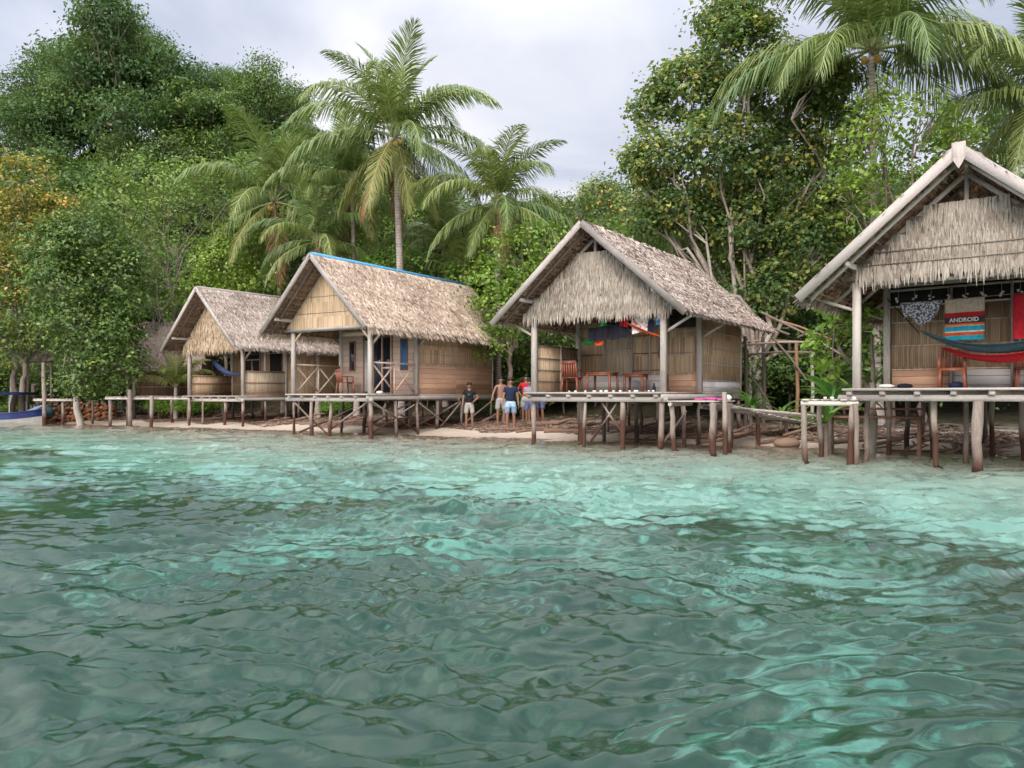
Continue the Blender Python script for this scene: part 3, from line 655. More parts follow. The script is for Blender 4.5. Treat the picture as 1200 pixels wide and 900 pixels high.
def front_near(root, c, panel):                # nearest hut, right edge of the view
    w_, pd, zd = c['w'], c['pd'], c['zd']; y = pd
    f = panel('front_wall', -w_ + .05, -.05, y - .015, y + .015, zd + .42, 3.35, 'bamboo_brown')
    MB().box(-w_ + .1, -w_ + 1.3, y - .03, y + .02, zd, zd + .42).build('wall_skirt', 'plank_orange', f)
    MB().box(-w_ + 1.32, -.05, y - .028, y + .02, zd, zd + .42).build('wall_skirt', 'plank_white', f)
    battens(f, -w_ + .1, -w_ + 2.45, y - .03, (zd + .44, zd + .98, zd + 1.5), 'bamboo_pale')
    MB().box(-w_ + .08, -.1, y - .03, y + .03, 3.36, 3.80).build('opening_shade', 'inside_shade_paint', f)  # dark strip above the wall, shade of the gap painted as colour
    for z in (3.36, 3.72): MB().bar((-w_ + .05, y - .05, z), (-.05, y - .05, z + .02), .04, .045).build('lintel', 'grey_board', f)
    for x in (-w_ + .05, -w_ + 1.30, -w_ + 2.42, -1.2): MB().bar((x, y - .05, zd), (x, y - .05, 3.75), .05, .06, up=(0, 1, 0)).build('wall_stud', 'grey_timber' if x < -w_ + .2 else 'grey_board', f)
    d = MB().box(-w_ + 2.5, -1.25, y - .045, y - .018, zd + .42, 3.30).build('door', 'bamboo_pale', root); d['label'] = 'paler bamboo door'
    for a, b in (((-w_ + 2.5, zd + .44), (-1.25, zd + .44)), ((-w_ + 2.5, zd + 1.0), (-1.25, zd + 1.0)), ((-w_ + 2.5, zd + 1.5), (-1.25, zd + 1.5)), ((-w_ + 2.5, 3.28), (-1.25, 3.28))):
        MB().bar((a[0], y - .055, a[1]), (b[0], y - .055, b[1]), .025, .05).build('door_frame', 'dark_timber', d)
    MB().bar((-w_ + 2.56, y - .055, zd + .44), (-w_ + 2.56, y - .055, 3.28), .04, .05, up=(0, 1, 0)).build('door_frame', 'grey_board', d)
    # little white ornaments hung under the beam
    for x in np.linspace(-w_ + .25, -1.0, 9):
        k = MB(); z0 = 3.56 + random.uniform(-.03, .03)
        for j in range(3): k.ball((x + random.uniform(-.05, .05), y - .08, z0 - .035 * j), .026, 6, 4, sc=(1.2, .4, random.uniform(.6, 1.2)))
        k.tube([(x, y - .08, z0), (x, y - .08, 3.72)], .003, 4); k.build('ornament', 'shell_white', f)

H = []
H.append(hut(dict(label='farthest left grey thatched hut with a blue hammock and half-height bamboo porch walls', x=-11.26, y=33.0, a=35.5, w=3.87, pd=2.2, rd=3.3, zt=3.36, zr=5.86, so=.64, fo=.9, bo=.6, zd=1.36,
    thatch='thatch_roof', gable='thatch', gmat='thatch_gable_tan', gz=3.45, gt=5.5, wall='bamboo_wall', front=front_parapet, bw=.034, bl=.28, bd=40, el=.34, ridge='grey_board', gl=.42,
    stilts=[(-3.87, -.1), (-2.6, -.15), (-1.2, 0), (0, 0), (0, 1.1), (0, 2.2), (0, 2.9), (-1.2, 1.9), (-2.4, 2.2), (-3.8, 2.2), (0, 4.2), (-1.9, 4.2), (-3.8, 5.3), (0, 5.3), (-1.9, 5.3)])))
H.append(hut(dict(label='hut with bright blue roof ridge and criss-cross porch railings around glass doors', x=-4.56, y=25.41, a=32.6, w=3.57, pd=2.3, rd=4.7, zt=3.48, zr=5.88, so=.54, fo=.88, bo=.75, zd=1.42,
    thatch='thatch_roof_warm', gable='bamboo', gmat='bamboo_wall', gz=3.6, gt=5.3, wall='bamboo_wall', sskirt='plank_orange', sskz=2.42, front=front_blue, ridge='blue_ridge', tie='bamboo_pale', bw=.028, bl=.28, bd=50, el=.38, bp=.36, bgrey=False, gy=-.1,
    stilts=[(-3.57, 0), (-2.6, -.1), (-1.8, .05), (0, 0, None, .075), (0, 1.2), (0, 2.3), (0, 3.5), (0, 4.9), (0, 6.9), (-1.2, 1.2), (-2.4, 2.3), (-3.5, 2.3), (-1.2, 3.4), (-1.2, 5.2), (-2.4, 4.6), (-3.5, 4.7), (-2, 6.9), (-3.5, 6.9)],
    braces=[((-3.5, -.05, 1.15), (-1.9, .0, .05)), ((-3.3, .0, .1), (-1.8, 1.1, .95)), ((-1.8, .05, .25), (0, -.05, 1.2)), ((-.1, .1, .1), (0, 2.2, 1.05)), ((.05, .05, 1.15), (.05, 2.3, .1)), ((0, 2.4, .35), (.04, 4.8, 1.15)), ((.05, 2.3, 1.15), (.05, 4.0, .3)),
            ((.06, 4.9, .25), (.05, 6.8, 1.1)), ((-2.4, 2.3, .2), (-.2, 2.2, 1.1)), ((-1.2, 1.2, 1.1), (0, 3.4, .25)), ((.06, 4.8, 1.1), (.06, 3.6, .25)), ((-1.1, 3.3, .3), (-.1, 5, 1.15))])))
H.append(hut(dict(label='middle grey hut with shaggy thatched gable and laundry strung across its porch', x=3.79, y=19.68, a=33.4, w=3.79, pd=2.53, rd=3.6, zt=3.33, zr=5.70, so=.8, fo=.78, bo=.85, zd=1.45,
    thatch='thatch_roof', gable='thatch', gmat='thatch_gable', gz=3.50, gt=5.12, wall='bamboo_wall', skirt='plank_white', skh=.32, bp=.46, front=front_thatch_hut, bl=.20, bw=.024, bd=56, el=.16, deck=(-3.95, .08, -.3), gl=.32, sq=True, pr=.07,
    stilts=[(-3.79, -.05, None, .065), (-2.6, .5, None, .07), (-2.15, -.1), (-1.05, -.15, None, .07), (0, -.1, None, .075), (0, 1.3), (0, 2.5), (0, 3.8), (0, 5.9), (-.9, 1.8), (-1.8, 2.3), (-2.9, 2.4), (-3.7, 2.4), (-1.2, 4), (-2.5, 4.2), (-3.7, 4.3), (-2, 5.9), (-3.7, 5.9)],
    braces=[((-2.1, .1, .15), (-1.3, .0, 1.15)), ((-1.1, .1, .3), (-1.7, .0, 1.15)), ((0, .0, .2), (.05, 1.4, .95))])))
H.append(hut(dict(label='nearest hut at the right edge with stepped thatch gable, pointed peak board and hammock', x=10.07, y=13.59, a=38.2, w=3.9, pd=2.5, rd=3.6, zt=3.33, zr=5.72, so=.82, fo=.83, bo=.8, zd=1.50,
    thatch='thatch_roof', gable='thatch', gmat='thatch_gable', gz=3.62, gt=5.0, wall='bamboo_brown', front=front_near, peak=True, step=1, gline=(3.92, 4.16), raft='grey_timber', bg=.19, gl=.30, grow=.13, deck=(-4.12, .5, -.25), pr=.07,
    stilts=[(-3.9, -.3, 1.2, .07), (-3.85, .55), (-2.55, .2, None, .06), (-1.75, -.28, None, .095, .02), (-2.2, 1.6), (-.5, .1, None, .08), (-.35, 1.4, None, .09), (-.2, 2.4), (-1.3, 2.4, None, .08), (-3.0, 2.4), (-3.85, 2.5), (-2, 3.8), (-3.8, 4.2), (-.4, 4.3), (-2.4, 5.8), (-3.8, 5.9), (-.3, 5.9)])))
HP = [(-11.26, 33.0, 35.5, 3.87), (-4.56, 25.41, 32.6, 3.57), (3.79, 19.68, 33.4, 3.79), (10.07, 13.59, 38.2, 3.9)]
def hl(i, x, y, z):
    X, Y, a, _ = HP[i]; a = R(a); return Vector((X + x * math.cos(a) + y * math.sin(a), Y - x * math.sin(a) + y * math.cos(a), z))
# the old hut under the trees on the far left
def front_plain(root, c, panel):
    panel('front_wall', -c['w'] + .05, -.05, c['pd'] - .015, c['pd'] + .015, c['zd'], 3.0, 'bamboo_dark')
p = at(150, 464, 38.6)
HO = hut(dict(label='old low hut with faded brown thatch half hidden behind the dark glossy tree', x=p.x, y=p.y, a=84, w=3.0, pd=.3, rd=2.9, zt=2.75, zr=5.0, so=.5, fo=.3, bo=.35, zd=1.35, thatch='thatch_brown', gable='bamboo', gmat='bamboo_dark',
    gz=2.95, gt=4.6, wall='bamboo_dark', front=front_plain, bw=.06, bl=.45, el=.4, bp=.42, bgrey=False, deck=(-3.05, .05, 0), stilts=[(0, .3), (0, 1.6), (0, 3.1), (-3, .3), (-3, 3.1)]))

# ---------------------------------------------------------------- walkways and jetties
def walkway(name, label, cat, pts, wd, zt, stilts, mat='grey_timber', gap=False, group=None, extra=()):
    o = empty(name, label, cat, (pts[0][0], pts[0][1], 0), 0, group); o0 = Vector((pts[0][0], pts[0][1], 0))
    for a, b in zip(pts, pts[1:]):
        a = Vector(a) - o0; b = Vector(b) - o0; d = b - a; n = max(1, int(d.length / .16)); sd_ = Vector((-d.y, d.x, 0)).normalized() * wd / 2
        k = MB()
        for i in range(n):
            c_ = a + d * ((i + .5) / n)
            k.bar(c_ - sd_ * random.uniform(.95, 1.1) + Vector((0, 0, zt + c_.z)), c_ + sd_ * random.uniform(.95, 1.1) + Vector((0, 0, zt + c_.z)), .125 if not gap else .07, .03)
        k.build('decking', 'grey_timber' if mat == 'grey_timber' else mat, o)
        for s in (-1, 1):
            k = MB(); k.tube([a + sd_ * s * .9 + Vector((0, 0, zt - .07)), b + sd_ * s * .9 + Vector((0, 0, zt - .075))], .05, 7, rough=.1); k.build('bearer', mat, o)
    for x, y, top, r_ in stilts:
        k = post_mb(x - o0.x, y - o0.y, gz(x, y) - .3, top, r_, .05); k.build('stilt', 'stilt_timber', o)
    for f in extra: f(o, o0)
    return o
def P(px, D): return ((px - 600) / FPX * D, D)
walkway('walkway', 'narrow grey plank walkway on stilts leading left from the farthest hut', 'walkway', [(*P(127, 34.6), 0), (*P(224, 34.9), 0)], .7, 1.30,
        [(*P(129, 34.4), 1.25, .07), (*P(152, 34.2), 1.62, .09), (*P(178, 34.2), 1.36, .085), (*P(201, 35.6), 1.3, .07), (*P(150, 35.4), 1.25, .06), (*P(222, 34.3), 1.25, .06)])
walkway('plank_path', 'low sloping plank path running right from the middle hut towards the unfinished frame', 'walkway', [(*P(838, 19.6), 0), (*P(868, 21.2), -.1), (*P(962, 24.6), -.38)], .75, 1.14,
        [(*P(858, 20.3), 1.02, .055), (*P(887, 21.6), .95, .055), (*P(921, 22.8), .8, .055), (*P(950, 24), .6, .05)])
def side_extra(o, o0):
    pass
pf = walkway('landing_platform', 'lower plank landing at the right corner of the middle hut', 'platform', [(4.25, 18.75, 0), (5.1, 20.2, 0)], 1.15, 1.22,
        [(4.62, 18.2, 1.18, .075), (4.95, 18.35, 1.44, .06), (5.15, 18.75, 1.18, .06), (3.9, 19.2, 1.15, .06), (5.5, 19.9, 1.15, .055)])
walkway('landing_platform', 'low plank landing beside the left corner of the nearest hut', 'platform', [(*P(942, 16.6), 0), (*P(1008, 16.1), 0)], 1.0, 1.27,
        [(*P(941, 16.2), 1.22, .06), (*P(960, 17.1), 1.2, .055), (*P(1003, 15.6), 1.2, .05)])
walkway('jetty', 'small rickety jetty with a tall pole beside the blue boat', 'jetty', [(*P(44, 37), 0), (*P(90, 37), 0)], .7, 1.22,
        [(*P(51, 36.7), 2.9, .09), (*P(74, 36.8), 1.2, .07), (*P(91, 37.5), 1.2, .07), (*P(109, 37.5), 1.15, .06), (*P(44, 37.9), 1.2, .07)], gap=True)
# bench-like rack behind the nearest landing
b_ = empty('bench', 'rough reddish timber bench under the nearest hut', 'bench', (*P(1020, 18.2), 0), -R(30))
for z, y in ((1.05, .25), (.86, 0), (.86, .3)): MB().bar((-1.0, y, z), (1.1, y, z), .25, .05).build('slat_board', 'brown_timber', b_)
for x in (-.9, 1.0):
    for y in (0, .35): MB().bar((x, y, gz(b_.location.x, b_.location.y) - .1), (x, y, .84), .08, .08, up=(0, 1, 0)).build('leg', 'brown_timber', b_)

# unfinished frame of poles between the two right-hand huts
uf = empty('unfinished_hut_frame', 'bare timber frame of an unfinished hut behind the low plank path', 'frame', (*P(905, 27), 0)); o0 = Vector((*P(905, 27), 0))
def fp(px, py, D): return at(px, py, D) - o0
for px, D, py, mt in ((873, 26, 394, 'dark_timber'), (894, 26.5, 395, 'dark_timber'), (933, 26, 402, 'brown_timber'), (951, 27, 404, 'grey_timber'), (925, 29.5, 400, 'dark_timber'), (878, 29, 400, 'grey_timber')):
    a = fp(px, py, D); MB().tube([(a.x, a.y, .3), (a.x + .05, a.y, 1.5), a], .06, 7, rough=.15).build('post', mt, uf)
for a, b, mt in (((868, 405, 26), (955, 401, 26), 'stilt_timber'), ((870, 416, 26), (955, 413, 26), 'dark_timber'), ((868, 400, 29), (960, 402, 28), 'brown_timber'), ((892, 366, 26), (992, 419, 25), 'bark_brown'), ((900, 372, 28), (975, 398, 27), 'brown_timber'),
                 ((880, 380, 26), (925, 392, 26), 'dark_timber'), ((935, 395, 26), (972, 385, 27), 'dark_timber'), ((905, 395, 26), (945, 445, 25.8), 'dark_timber'), ((870, 430, 26), (900, 470, 26), 'dark_timber')):
    MB().tube([fp(*a), fp(*a).lerp(fp(*b), .5) + Vector((0, 0, .06)), fp(*b)], .04, 6, rough=.15).build('pole', mt, uf)

# leaning shelter roof on the far left, between the trunks
sh = empty('lean_to', 'small lean-to roof of poles and old thatch between the trunks behind the jetty', 'shelter', (*P(48, 39), 0)); o0 = Vector((*P(48, 39), 0))
k = MB(); k.bar(at(30, 424, 39) - o0, at(62, 424, 39) - o0, .08, .08); k.build('beam', 'dark_timber', sh)
k = MB(); blades(k, at(33, 412, 39.5) - o0, (1, 0, 0), (0, -.6, -.8), (0, -.8, .6), 1.3, .45, .1, 16, .45, .06, .3, .05); k.build('roof', 'thatch_brown', sh)
for px in (33, 60): MB().bar((P(px, 39)[0] - o0.x, 0, .2), (P(px, 39)[0] - o0.x, 0, 3.1), .08, .08, up=(0, 1, 0)).build('post', 'dark_timber', sh)

# ---------------------------------------------------------------- the blue boat at the left edge
bt = empty('boat', 'dark blue and white wooden boat with a flat blue canopy at the left edge', 'boat', (-22.2, 37.2, -.10), 0)
def hull_section(x):
    t = max(0, (x + 1.6) / 1.6) if x > -1.6 else 0
    return .75 * (1 - t ** 2.2) + .04, .62 + .16 * t ** 2
hm = MB(); xs_ = np.linspace(-8, .1, 22); prof = []
for x in xs_:
    b, h = hull_section(x); prof.append([(x, -b, h), (x, -b, h - .28), (x, -b * .93, .22), (x, -b * .55, -.25), (x, b * .55, -.25), (x, b * .93, .22), (x, b, h - .28), (x, b, h)])
V = np.array(prof).reshape(-1, 3); nP = 8
for j, mtl in ((0, 0), (1, 1), (2, 1), (3, 1), (4, 1), (5, 1), (6, 0)):
    hm.add(V, [(i * nP + j, (i + 1) * nP + j, (i + 1) * nP + j + 1, i * nP + j + 1) for i in range(len(xs_) - 1)], .5, mtl)
hull = hm.build('hull', ['boat_blue', 'boat_white'], bt)
k = MB(); [k.box(a, a + .5, -.7, .7, .42, .46) for a in (-7, -5, -3.5, -2.0)]; k.build('thwart', 'grey_timber', bt)
k = MB()
for s in (-1, 1): k.tube([(x, s * hull_section(x)[0], hull_section(x)[1] + .02) for x in xs_], .035, 6)
k.build('gunwale', 'boat_blue', hull)
k = MB(); k.box(-7.5, -.75, -.85, .85, 1.50, 1.60); k.box(-7.5, -.75, -.87, .87, 1.60, 1.63); k.build('canopy', 'boat_blue', bt)
for x in (-7, -4.5, -1.1):
    for s in (-.65, .65): MB().tube([(x, s, .45), (x, s, 1.52)], .025, 6).build('canopy_post', 'boat_white', bt)
k = MB(); k.tube([(-.9, 0, .5), (-.35, 0, .78), (.1, 0, 1.0)], [.16, .12, .05], 8); k.build('covered_load', 'cloth_slate', bt)
bu = MB().ball((0, 0, 0), .30, 12, 8, sc=(1, 1, .9)); bu.tube([(0, 0, .2), (0, 0, .34)], .1, 8)
tag(bu.build('drum', 'cloth_teal', None, True, (*P(56, 37.9), .55)), 'dark teal round drum behind the jetty pole', 'drum')

# ---------------------------------------------------------------- furniture
def chair(name, label, mt, loc, rz, scale=1.0):
    o = empty(name, label, 'chair', loc, rz); 
    s = MB(); s.box(-.22, .22, -.21, .21, .40, .43); s.box(-.22, .22, -.215, -.20, .36, .42); s.build('seat', mt, o)
    for x in (-.21, .21):
        for y in (-.2, .2): MB().bar((x * 1.12, y * 1.2, 0), (x, y, .42), .055, .04, up=(0, 1, 0)).build('leg', mt, o)
        a = MB(); a.bar((x * 1.1, -.2, .62), (x * 1.1, .22, .64), .05, .03); a.bar((x * 1.12, -.2, .40), (x * 1.1, -.19, .62), .05, .04, up=(0, 1, 0)); a.build('armrest', mt, o)
    b = MB(); b.bar((-.21, .2, .42), (-.2, .29, .86), .05, .03, up=(0, 1, 0)); b.bar((.21, .2, .42), (.2, .29, .86), .05, .03, up=(0, 1, 0)); b.bar((-.2, .285, .84), (.2, .285, .84), .03, .08)
    for i in range(5): b.bar((-.14 + .07 * i, .215, .43), (-.14 + .07 * i, .28, .84), .045, .02, up=(0, 1, 0))
    b.build('backrest', mt, o); o.scale = (scale,) * 3
    return o
def table(label, mt, loc, rz, lx=.42, ly=.28, h=.6):
    o = empty('table', label, 'table', loc, rz); MB().box(-lx, lx, -ly, ly, h - .03, h).box(-lx + .03, lx - .03, -ly + .02, ly - .02, h - .09, h - .031).build('table_top', mt, o)
    for x in (-lx + .04, lx - .04):
        for y in (-ly + .04, ly - .04): MB().bar((x * 1.04, y * 1.04, 0), (x, y, h - .04), .055, .045, up=(0, 1, 0)).build('leg', mt, o)
    return o
chair('plastic_chair', 'reddish brown plastic armchair by the glass doors of the blue-ridged hut', 'plastic_orange', hl(1, -2.85, 1.75, 1.42), -R(33) + R(160))
chair('plastic_chair', 'brown plastic armchair under a dark cloth on the middle porch', 'plastic_brown', hl(2, -3.2, 1.05, 1.45), -R(33) + R(190))
table('low brown plastic table on the middle porch beside the draped chair', 'plastic_brown', hl(2, -2.35, 1.25, 1.45), -R(33), .38, .28, .56)
table('small brown plastic side table right of the taller one on the middle porch', 'plastic_brown', hl(2, -1.6, 1.85, 1.45), -R(33), .3, .22, .52)
chair('plastic_chair', 'brown plastic armchair under the hammock, behind its low end', 'plastic_brown', hl(3, -2.45, 1.65, 1.50), -R(38) + R(5), 1.0)
chair('plastic_chair', 'brown plastic chair at the right edge below the red towel', 'plastic_brown', hl(3, -1.12, 1.75, 1.50), -R(38) + R(15), 1.0)

# ---------------------------------------------------------------- cloth
def cloth(name, label, cat, a, b, drop, mt, sag=.0, amp=.03, waves=3, taper=0, mats=None, rows=None, thick=.008, nx=28, ragged=0, group=None):
    """a sheet hung over a line from a to b; local origin at a"""
    a = Vector(a); b = Vector(b); d = b - a; Ln = d.length; u = d.normalized(); n = Vector((-u.y, u.x, 0)).normalized()
    nz = rows and sum(x[1] for x in rows) or 12
    ph = random.random() * 6; V = []
    for side in (0, 1):
        for j in range(nz + 1):
            t = j / nz
            for i in range(nx + 1):
                s = i / nx; w2 = (s - .5) * (1 - taper * t) + .5
                p = u * (w2 * Ln) + Vector((0, 0, -t * drop * (1 + ragged * math.sin(s * 7 + ph)) - sag * 4 * s * (1 - s) * (1 if t == 0 else 1)))
                p += n * (amp * math.sin(s * waves * 6.283 + ph + t * .8) * (.35 + .65 * t) + side * thick)
                V.append(tuple(p))
    q = (nx + 1) * (nz + 1); F = []; M = []
    rowm = []
    if rows:
        for mi, cnt in rows: rowm += [mi] * cnt
    else: rowm = [0] * nz
    for j in range(nz):
        for i in range(nx):
            k = j * (nx + 1) + i; F.append((k, k + 1, k + nx + 2, k + nx + 1)); M.append(rowm[j]); F.append((q + k, q + k + nx + 1, q + k + nx + 2, q + k + 1)); M.append(rowm[j])
    for j in range(nz):
        for e in (0, nx):
            k = j * (nx + 1) + e; F.append((k, k + nx + 1, q + k + nx + 1, q + k)); M.append(rowm[j])
    for i in range(nx):
        for e, mm in ((0, rowm[0]), (nz * (nx + 1), rowm[-1])):
            k = e + i; F.append((k, q + k, q + k + 1, k + 1)); M.append(mm)
    mb = MB(); mb.add(V, F, .5); mb.m[-1] = np.array(M)
    o = mb.build(name, mats or mt, None, True, a)
    return tag(o, label, cat, group)
def line(name, label, pts, mt, r_=.006):
    k = MB(); o0 = Vector(pts[0]); k.tube([Vector(p) - o0 for p in pts], r_, 5); return tag(k.build(name, mt, None, True, o0), label, 'rope')
def sagline(a, b, s, n=10):
    a = Vector(a); b = Vector(b); return [a.lerp(b, i / n) - Vector((0, 0, s * 4 * (i / n) * (1 - i / n))) for i in range(n + 1)]
# laundry on the middle porch
l0, l1 = hl(2, -3.6, .55, 3.22), hl(2, -.05, .1, 3.50)
LN = sagline(l0, l1, .16, 14); line('clothesline', 'thin black clothesline sagging across the middle porch', LN, 'rope_black')
def onl(s): s *= 14; i = min(int(s), 13); return LN[i].lerp(LN[i + 1], s - i)
cloth('shorts', 'black shorts hanging left on the laundry line', 'shorts', onl(.36), onl(.545), .36, 'cloth_black', amp=.025)
cloth('shorts', 'black shorts hanging right, under the green cloth end', 'shorts', onl(.55), onl(.72), .40, 'cloth_black', amp=.02)
cloth('shirt', 'white shirt with red flower print on the laundry line', 'shirt', onl(.735) + Vector((0, -.03, .10)), onl(.875) + Vector((0, -.03, .08)), .46, 'print_red_flowers', amp=.02, taper=.1)
cloth('cloth', 'dark cloth hanging just right of the flowered shirt', 'cloth', onl(.88), onl(.925), .50, 'cloth_navy', amp=.02)
cloth('bandana', 'small blue and white cloth tied near the right post', 'cloth', onl(.93) + Vector((0, 0, .05)), onl(.975), .34, 'print_blue_white', amp=.04, taper=.5)
cloth('socks', 'black garment hanging from the red hammock tip by the right post', 'garment', hl(2, -.16, .05, 2.82), hl(2, -.02, -.02, 2.82), .52, 'cloth_black', amp=.015, waves=1)
cloth('cloth', 'dark cloth draped over the back of the middle porch chair', 'cloth', hl(2, -3.45, .93, 2.36), hl(2, -2.98, .88, 2.36), .46, 'cloth_dark', amp=.05, waves=2, ragged=.15)
def hammock(name, label, a, b, sag, width, mt, depth=.16, off=0.0, mats=None, nx=40):
    a = Vector(a); b = Vector(b); d = b - a; u = Vector((d.x, d.y, 0)).normalized(); n = Vector((-u.y, u.x, 0))
    V = []; ny_ = 9
    for side in (0, 1):
        for i in range(nx + 1):
            s = i / nx; e = math.sin(math.pi * s) ** .55; c_ = a.lerp(b, s) - a - Vector((0, 0, sag * 4 * s * (1 - s)))
            for j in range(ny_ + 1):
                t = j / ny_ * 2 - 1
                fold = .018 * math.sin(j * 2.4 + s * 5) * e
                V.append(tuple(c_ + n * (t * width / 2 * e * .8) + Vector((0, 0, (t * t - .5) * depth * e + off + fold + side * .01))))
    q = (nx + 1) * (ny_ + 1); F = []
    for i in range(nx):
        for j in range(ny_):
            k = i * (ny_ + 1) + j; F += [(k, k + 1, k + ny_ + 2, k + ny_ + 1), (q + k, q + k + ny_ + 1, q + k + ny_ + 2, q + k + 1)]
        for e in (0, ny_): k = i * (ny_ + 1) + e; F.append((k, q + k, q + k + ny_ + 1, k + ny_ + 1))
    mb = MB(); mb.add(V, F, .5)
    return tag(mb.build(name, mt, None, True, a), label, 'hammock')
hm_ = hammock('hammock', 'bright green hammock slung across the middle porch behind the shorts', hl(2, -3.0, 1.2, 2.95), hl(2, -1.7, .25, 3.45), .34, .35, 'cloth_green', .10)
line('hammock_rope', 'dark rope from the back wall to the green hammock', [hl(2, -3.72, 2.1, 3.35), hl(2, -3.0, 1.2, 2.95)], 'rope_black', .008)
cloth('cloth', 'red and orange cloth bunched on the line left of the flowered shirt', 'cloth', hl(2, -1.35, .2, 3.62), hl(2, -1.0, .15, 3.52), .42, 'cloth_red', amp=.05, waves=2, taper=.4)
hammock('hammock', 'thin red hammock end running down to the right porch post', hl(2, -1.1, .12, 3.25), hl(2, -.1, .06, 2.84), .03, .18, 'cloth_orange', .05)
cloth('cloth', 'orange cloth tip showing below the left black shorts', 'cloth', hl(2, -2.2, .5, 2.86), hl(2, -1.85, .42, 2.88), .16, 'cloth_orange', amp=.03, taper=.4)
# far hut and nearest hut hammocks
hammock('hammock', 'dark blue hammock sagging on the porch of the farthest hut', at(247, 420, 35.2), at(285, 437, 33.0), .34, .5, 'cloth_hammock', .14)
line('hammock_rope', 'rope holding up the left end of the dark blue hammock', [hl(0, -3.2, 2.15, 3.5), at(247, 420, 35.2)], 'rope_black', .01)
HA, HB = hl(3, -3.05, 1.5, 2.68), hl(3, .55, .2, 3.0)
hammock('hammock', 'dark teal hammock sagging across the porch of the nearest hut', HA, HB, .62, .55, 'cloth_teal', .14, .05)
hammock('hammock_lining', 'red cloth layer hanging just under the dark teal hammock', HA + Vector((.35, -.2, -.22)), HB - Vector((0, 0, .02)), .52, .5, 'cloth_red', .12, -.10)
line('hammock_rope', 'dark rope from the corner post to the teal hammock', [hl(3, -3.88, 2.4, 3.55), HA], 'rope_black', .012)
K0, K1 = hl(3, -3.5, 1.9, 3.38), hl(3, .3, 1.2, 3.42); line('clothesline', 'thin pale line carrying the towels of the nearest hut', sagline(K0, K1, .03), 'rope_pale', .005)
def onk(s): return K0.lerp(K1, s) - Vector((0, 0, .03 * 4 * s * (1 - s)))
cloth('sarong', 'black and white patterned sarong bunched on the line left of the printed towel', 'sarong', onk(.0), onk(.225), .42, 'print_sarong', amp=.05, waves=3, taper=.25, ragged=.25)
tw = cloth('towel', 'folded printed beach towel with orange and teal bands and white lettering', 'towel', onk(.235), onk(.43), .86, None, amp=.030, waves=1.6, nx=20,
           mats=['print_towel', 'cloth_red', 'cloth_dark', 'cloth_orange', 'cloth_salmon', 'cloth_teal_bright', 'cloth_white'], rows=[(0, 9), (1, 3), (2, 4), (3, 1), (4, 1), (5, 3), (6, 1), (3, 2), (5, 3)])
fc = bpy.data.curves.new('towel_text', 'FONT'); fc.body = 'ANDROID'; fc.size = .118; fc.extrude = .002; fc.offset = .004; fc.space_character = 1.04
tmp = bpy.data.objects.new('tmp', fc); col.objects.link(tmp); dg = bpy.context.evaluated_depsgraph_get(); dg.update()
me = bpy.data.meshes.new_from_object(tmp.evaluated_get(dg)); bpy.data.objects.remove(tmp); me.materials.clear(); me.materials.append(MATS['cloth_white'])
u_ = (onk(.43) - onk(.235)).normalized()
lt = put('lettering', me, tw); lt.rotation_euler = (R(90), 0, math.atan2(u_.y, u_.x)); lt.location = u_ * .10 + Vector((-u_.y, u_.x, 0)) * -.040 + Vector((0, 0, -.485))
cloth('towel', 'plain red towel hanging at the right edge of the view', 'towel', onk(.56), onk(.74), .90, 'cloth_red', amp=.03, waves=2)
# small things lying on the decks
for i in range(16):
    x = -2.6 + i * .155 + random.uniform(-.09, .09); q = hl(2, x, -.18 + random.uniform(-.05, .05), 1.475)
    if i in (2, 9): continue
    tag(MB().ball((0, 0, 0), random.uniform(.022, .042), 8, 5, sc=(1.3, 1, .7)).build('seashell', 'shell_white', None, True, q), 'bleached white seashell lying in the row along the middle deck edge', 'seashell', 'white seashells along the middle deck')
for i, (px, D) in enumerate(((967, 15.9), (975, 16.0), (985, 16.1), (995, 16), (1001, 15.8))):
    tag(MB().ball((0, 0, 0), random.uniform(.03, .05), 8, 5, sc=(1.2, 1, .7)).build('seashell', 'shell_white', None, True, (*P(px, D), 1.31)), 'small pale seashell on the low landing by the nearest hut', 'seashell', 'white seashells on the low landing')
tag(MB().ball((0, 0, 0), .10, 10, 6, sc=(1.2, 1, .8)).build('seashell', 'shell_white', None, True, (5.35, 19.6, 1.30)), 'big white shell at the right end of the middle landing', 'seashell')
tag(MB().tube([(0, 0, 0), (0, 0, .11), (0, 0, .16), (.0, 0, .22)], [.05, .05, .025, .02], 8).build('bottle', 'cloth_black', None, True, hl(2, -.22, -.1, 1.45)), 'small dark bottle by the foot of the right porch post', 'bottle')
k = MB(); [k.box(-.35 + .25 * i, -.08 + .25 * i, -.10, .10, 0, .04 + .02 * (i % 2)) for i in range(3)]; tag(k.build('folded_mat', 'cloth_pink', None, False, (4.75, 19.0, 1.25)), 'pink folded mat lying on the landing', 'mat')
k = MB(); k.ball((0, 0, .04), .13, 10, 6, sc=(1.3, .8, .5)); tag(k.build('dark_bundle', 'cloth_dark', None, True, (5.0, 19.1, 1.25)), 'dark cloth bundle next to the pink folded mat', 'bundle')
k = MB(); k.ball((0, 0, .05), .12, 10, 6, sc=(1.5, .8, .5)); tag(k.build('cloth_bundle', 'cloth_black', None, True, hl(3, -3.35, 1.6, 1.51)), 'dark cloth bundle on the deck left of the hammock', 'bundle')
k = MB(); k.ball((0, 0, .05), .11, 10, 6, sc=(1.6, .8, .4)); tag(k.build('cloth_bundle', 'shell_white', None, True, hl(3, -3.62, 1.2, 1.51)), 'crumpled pale cloth on the deck by the corner post', 'cloth')
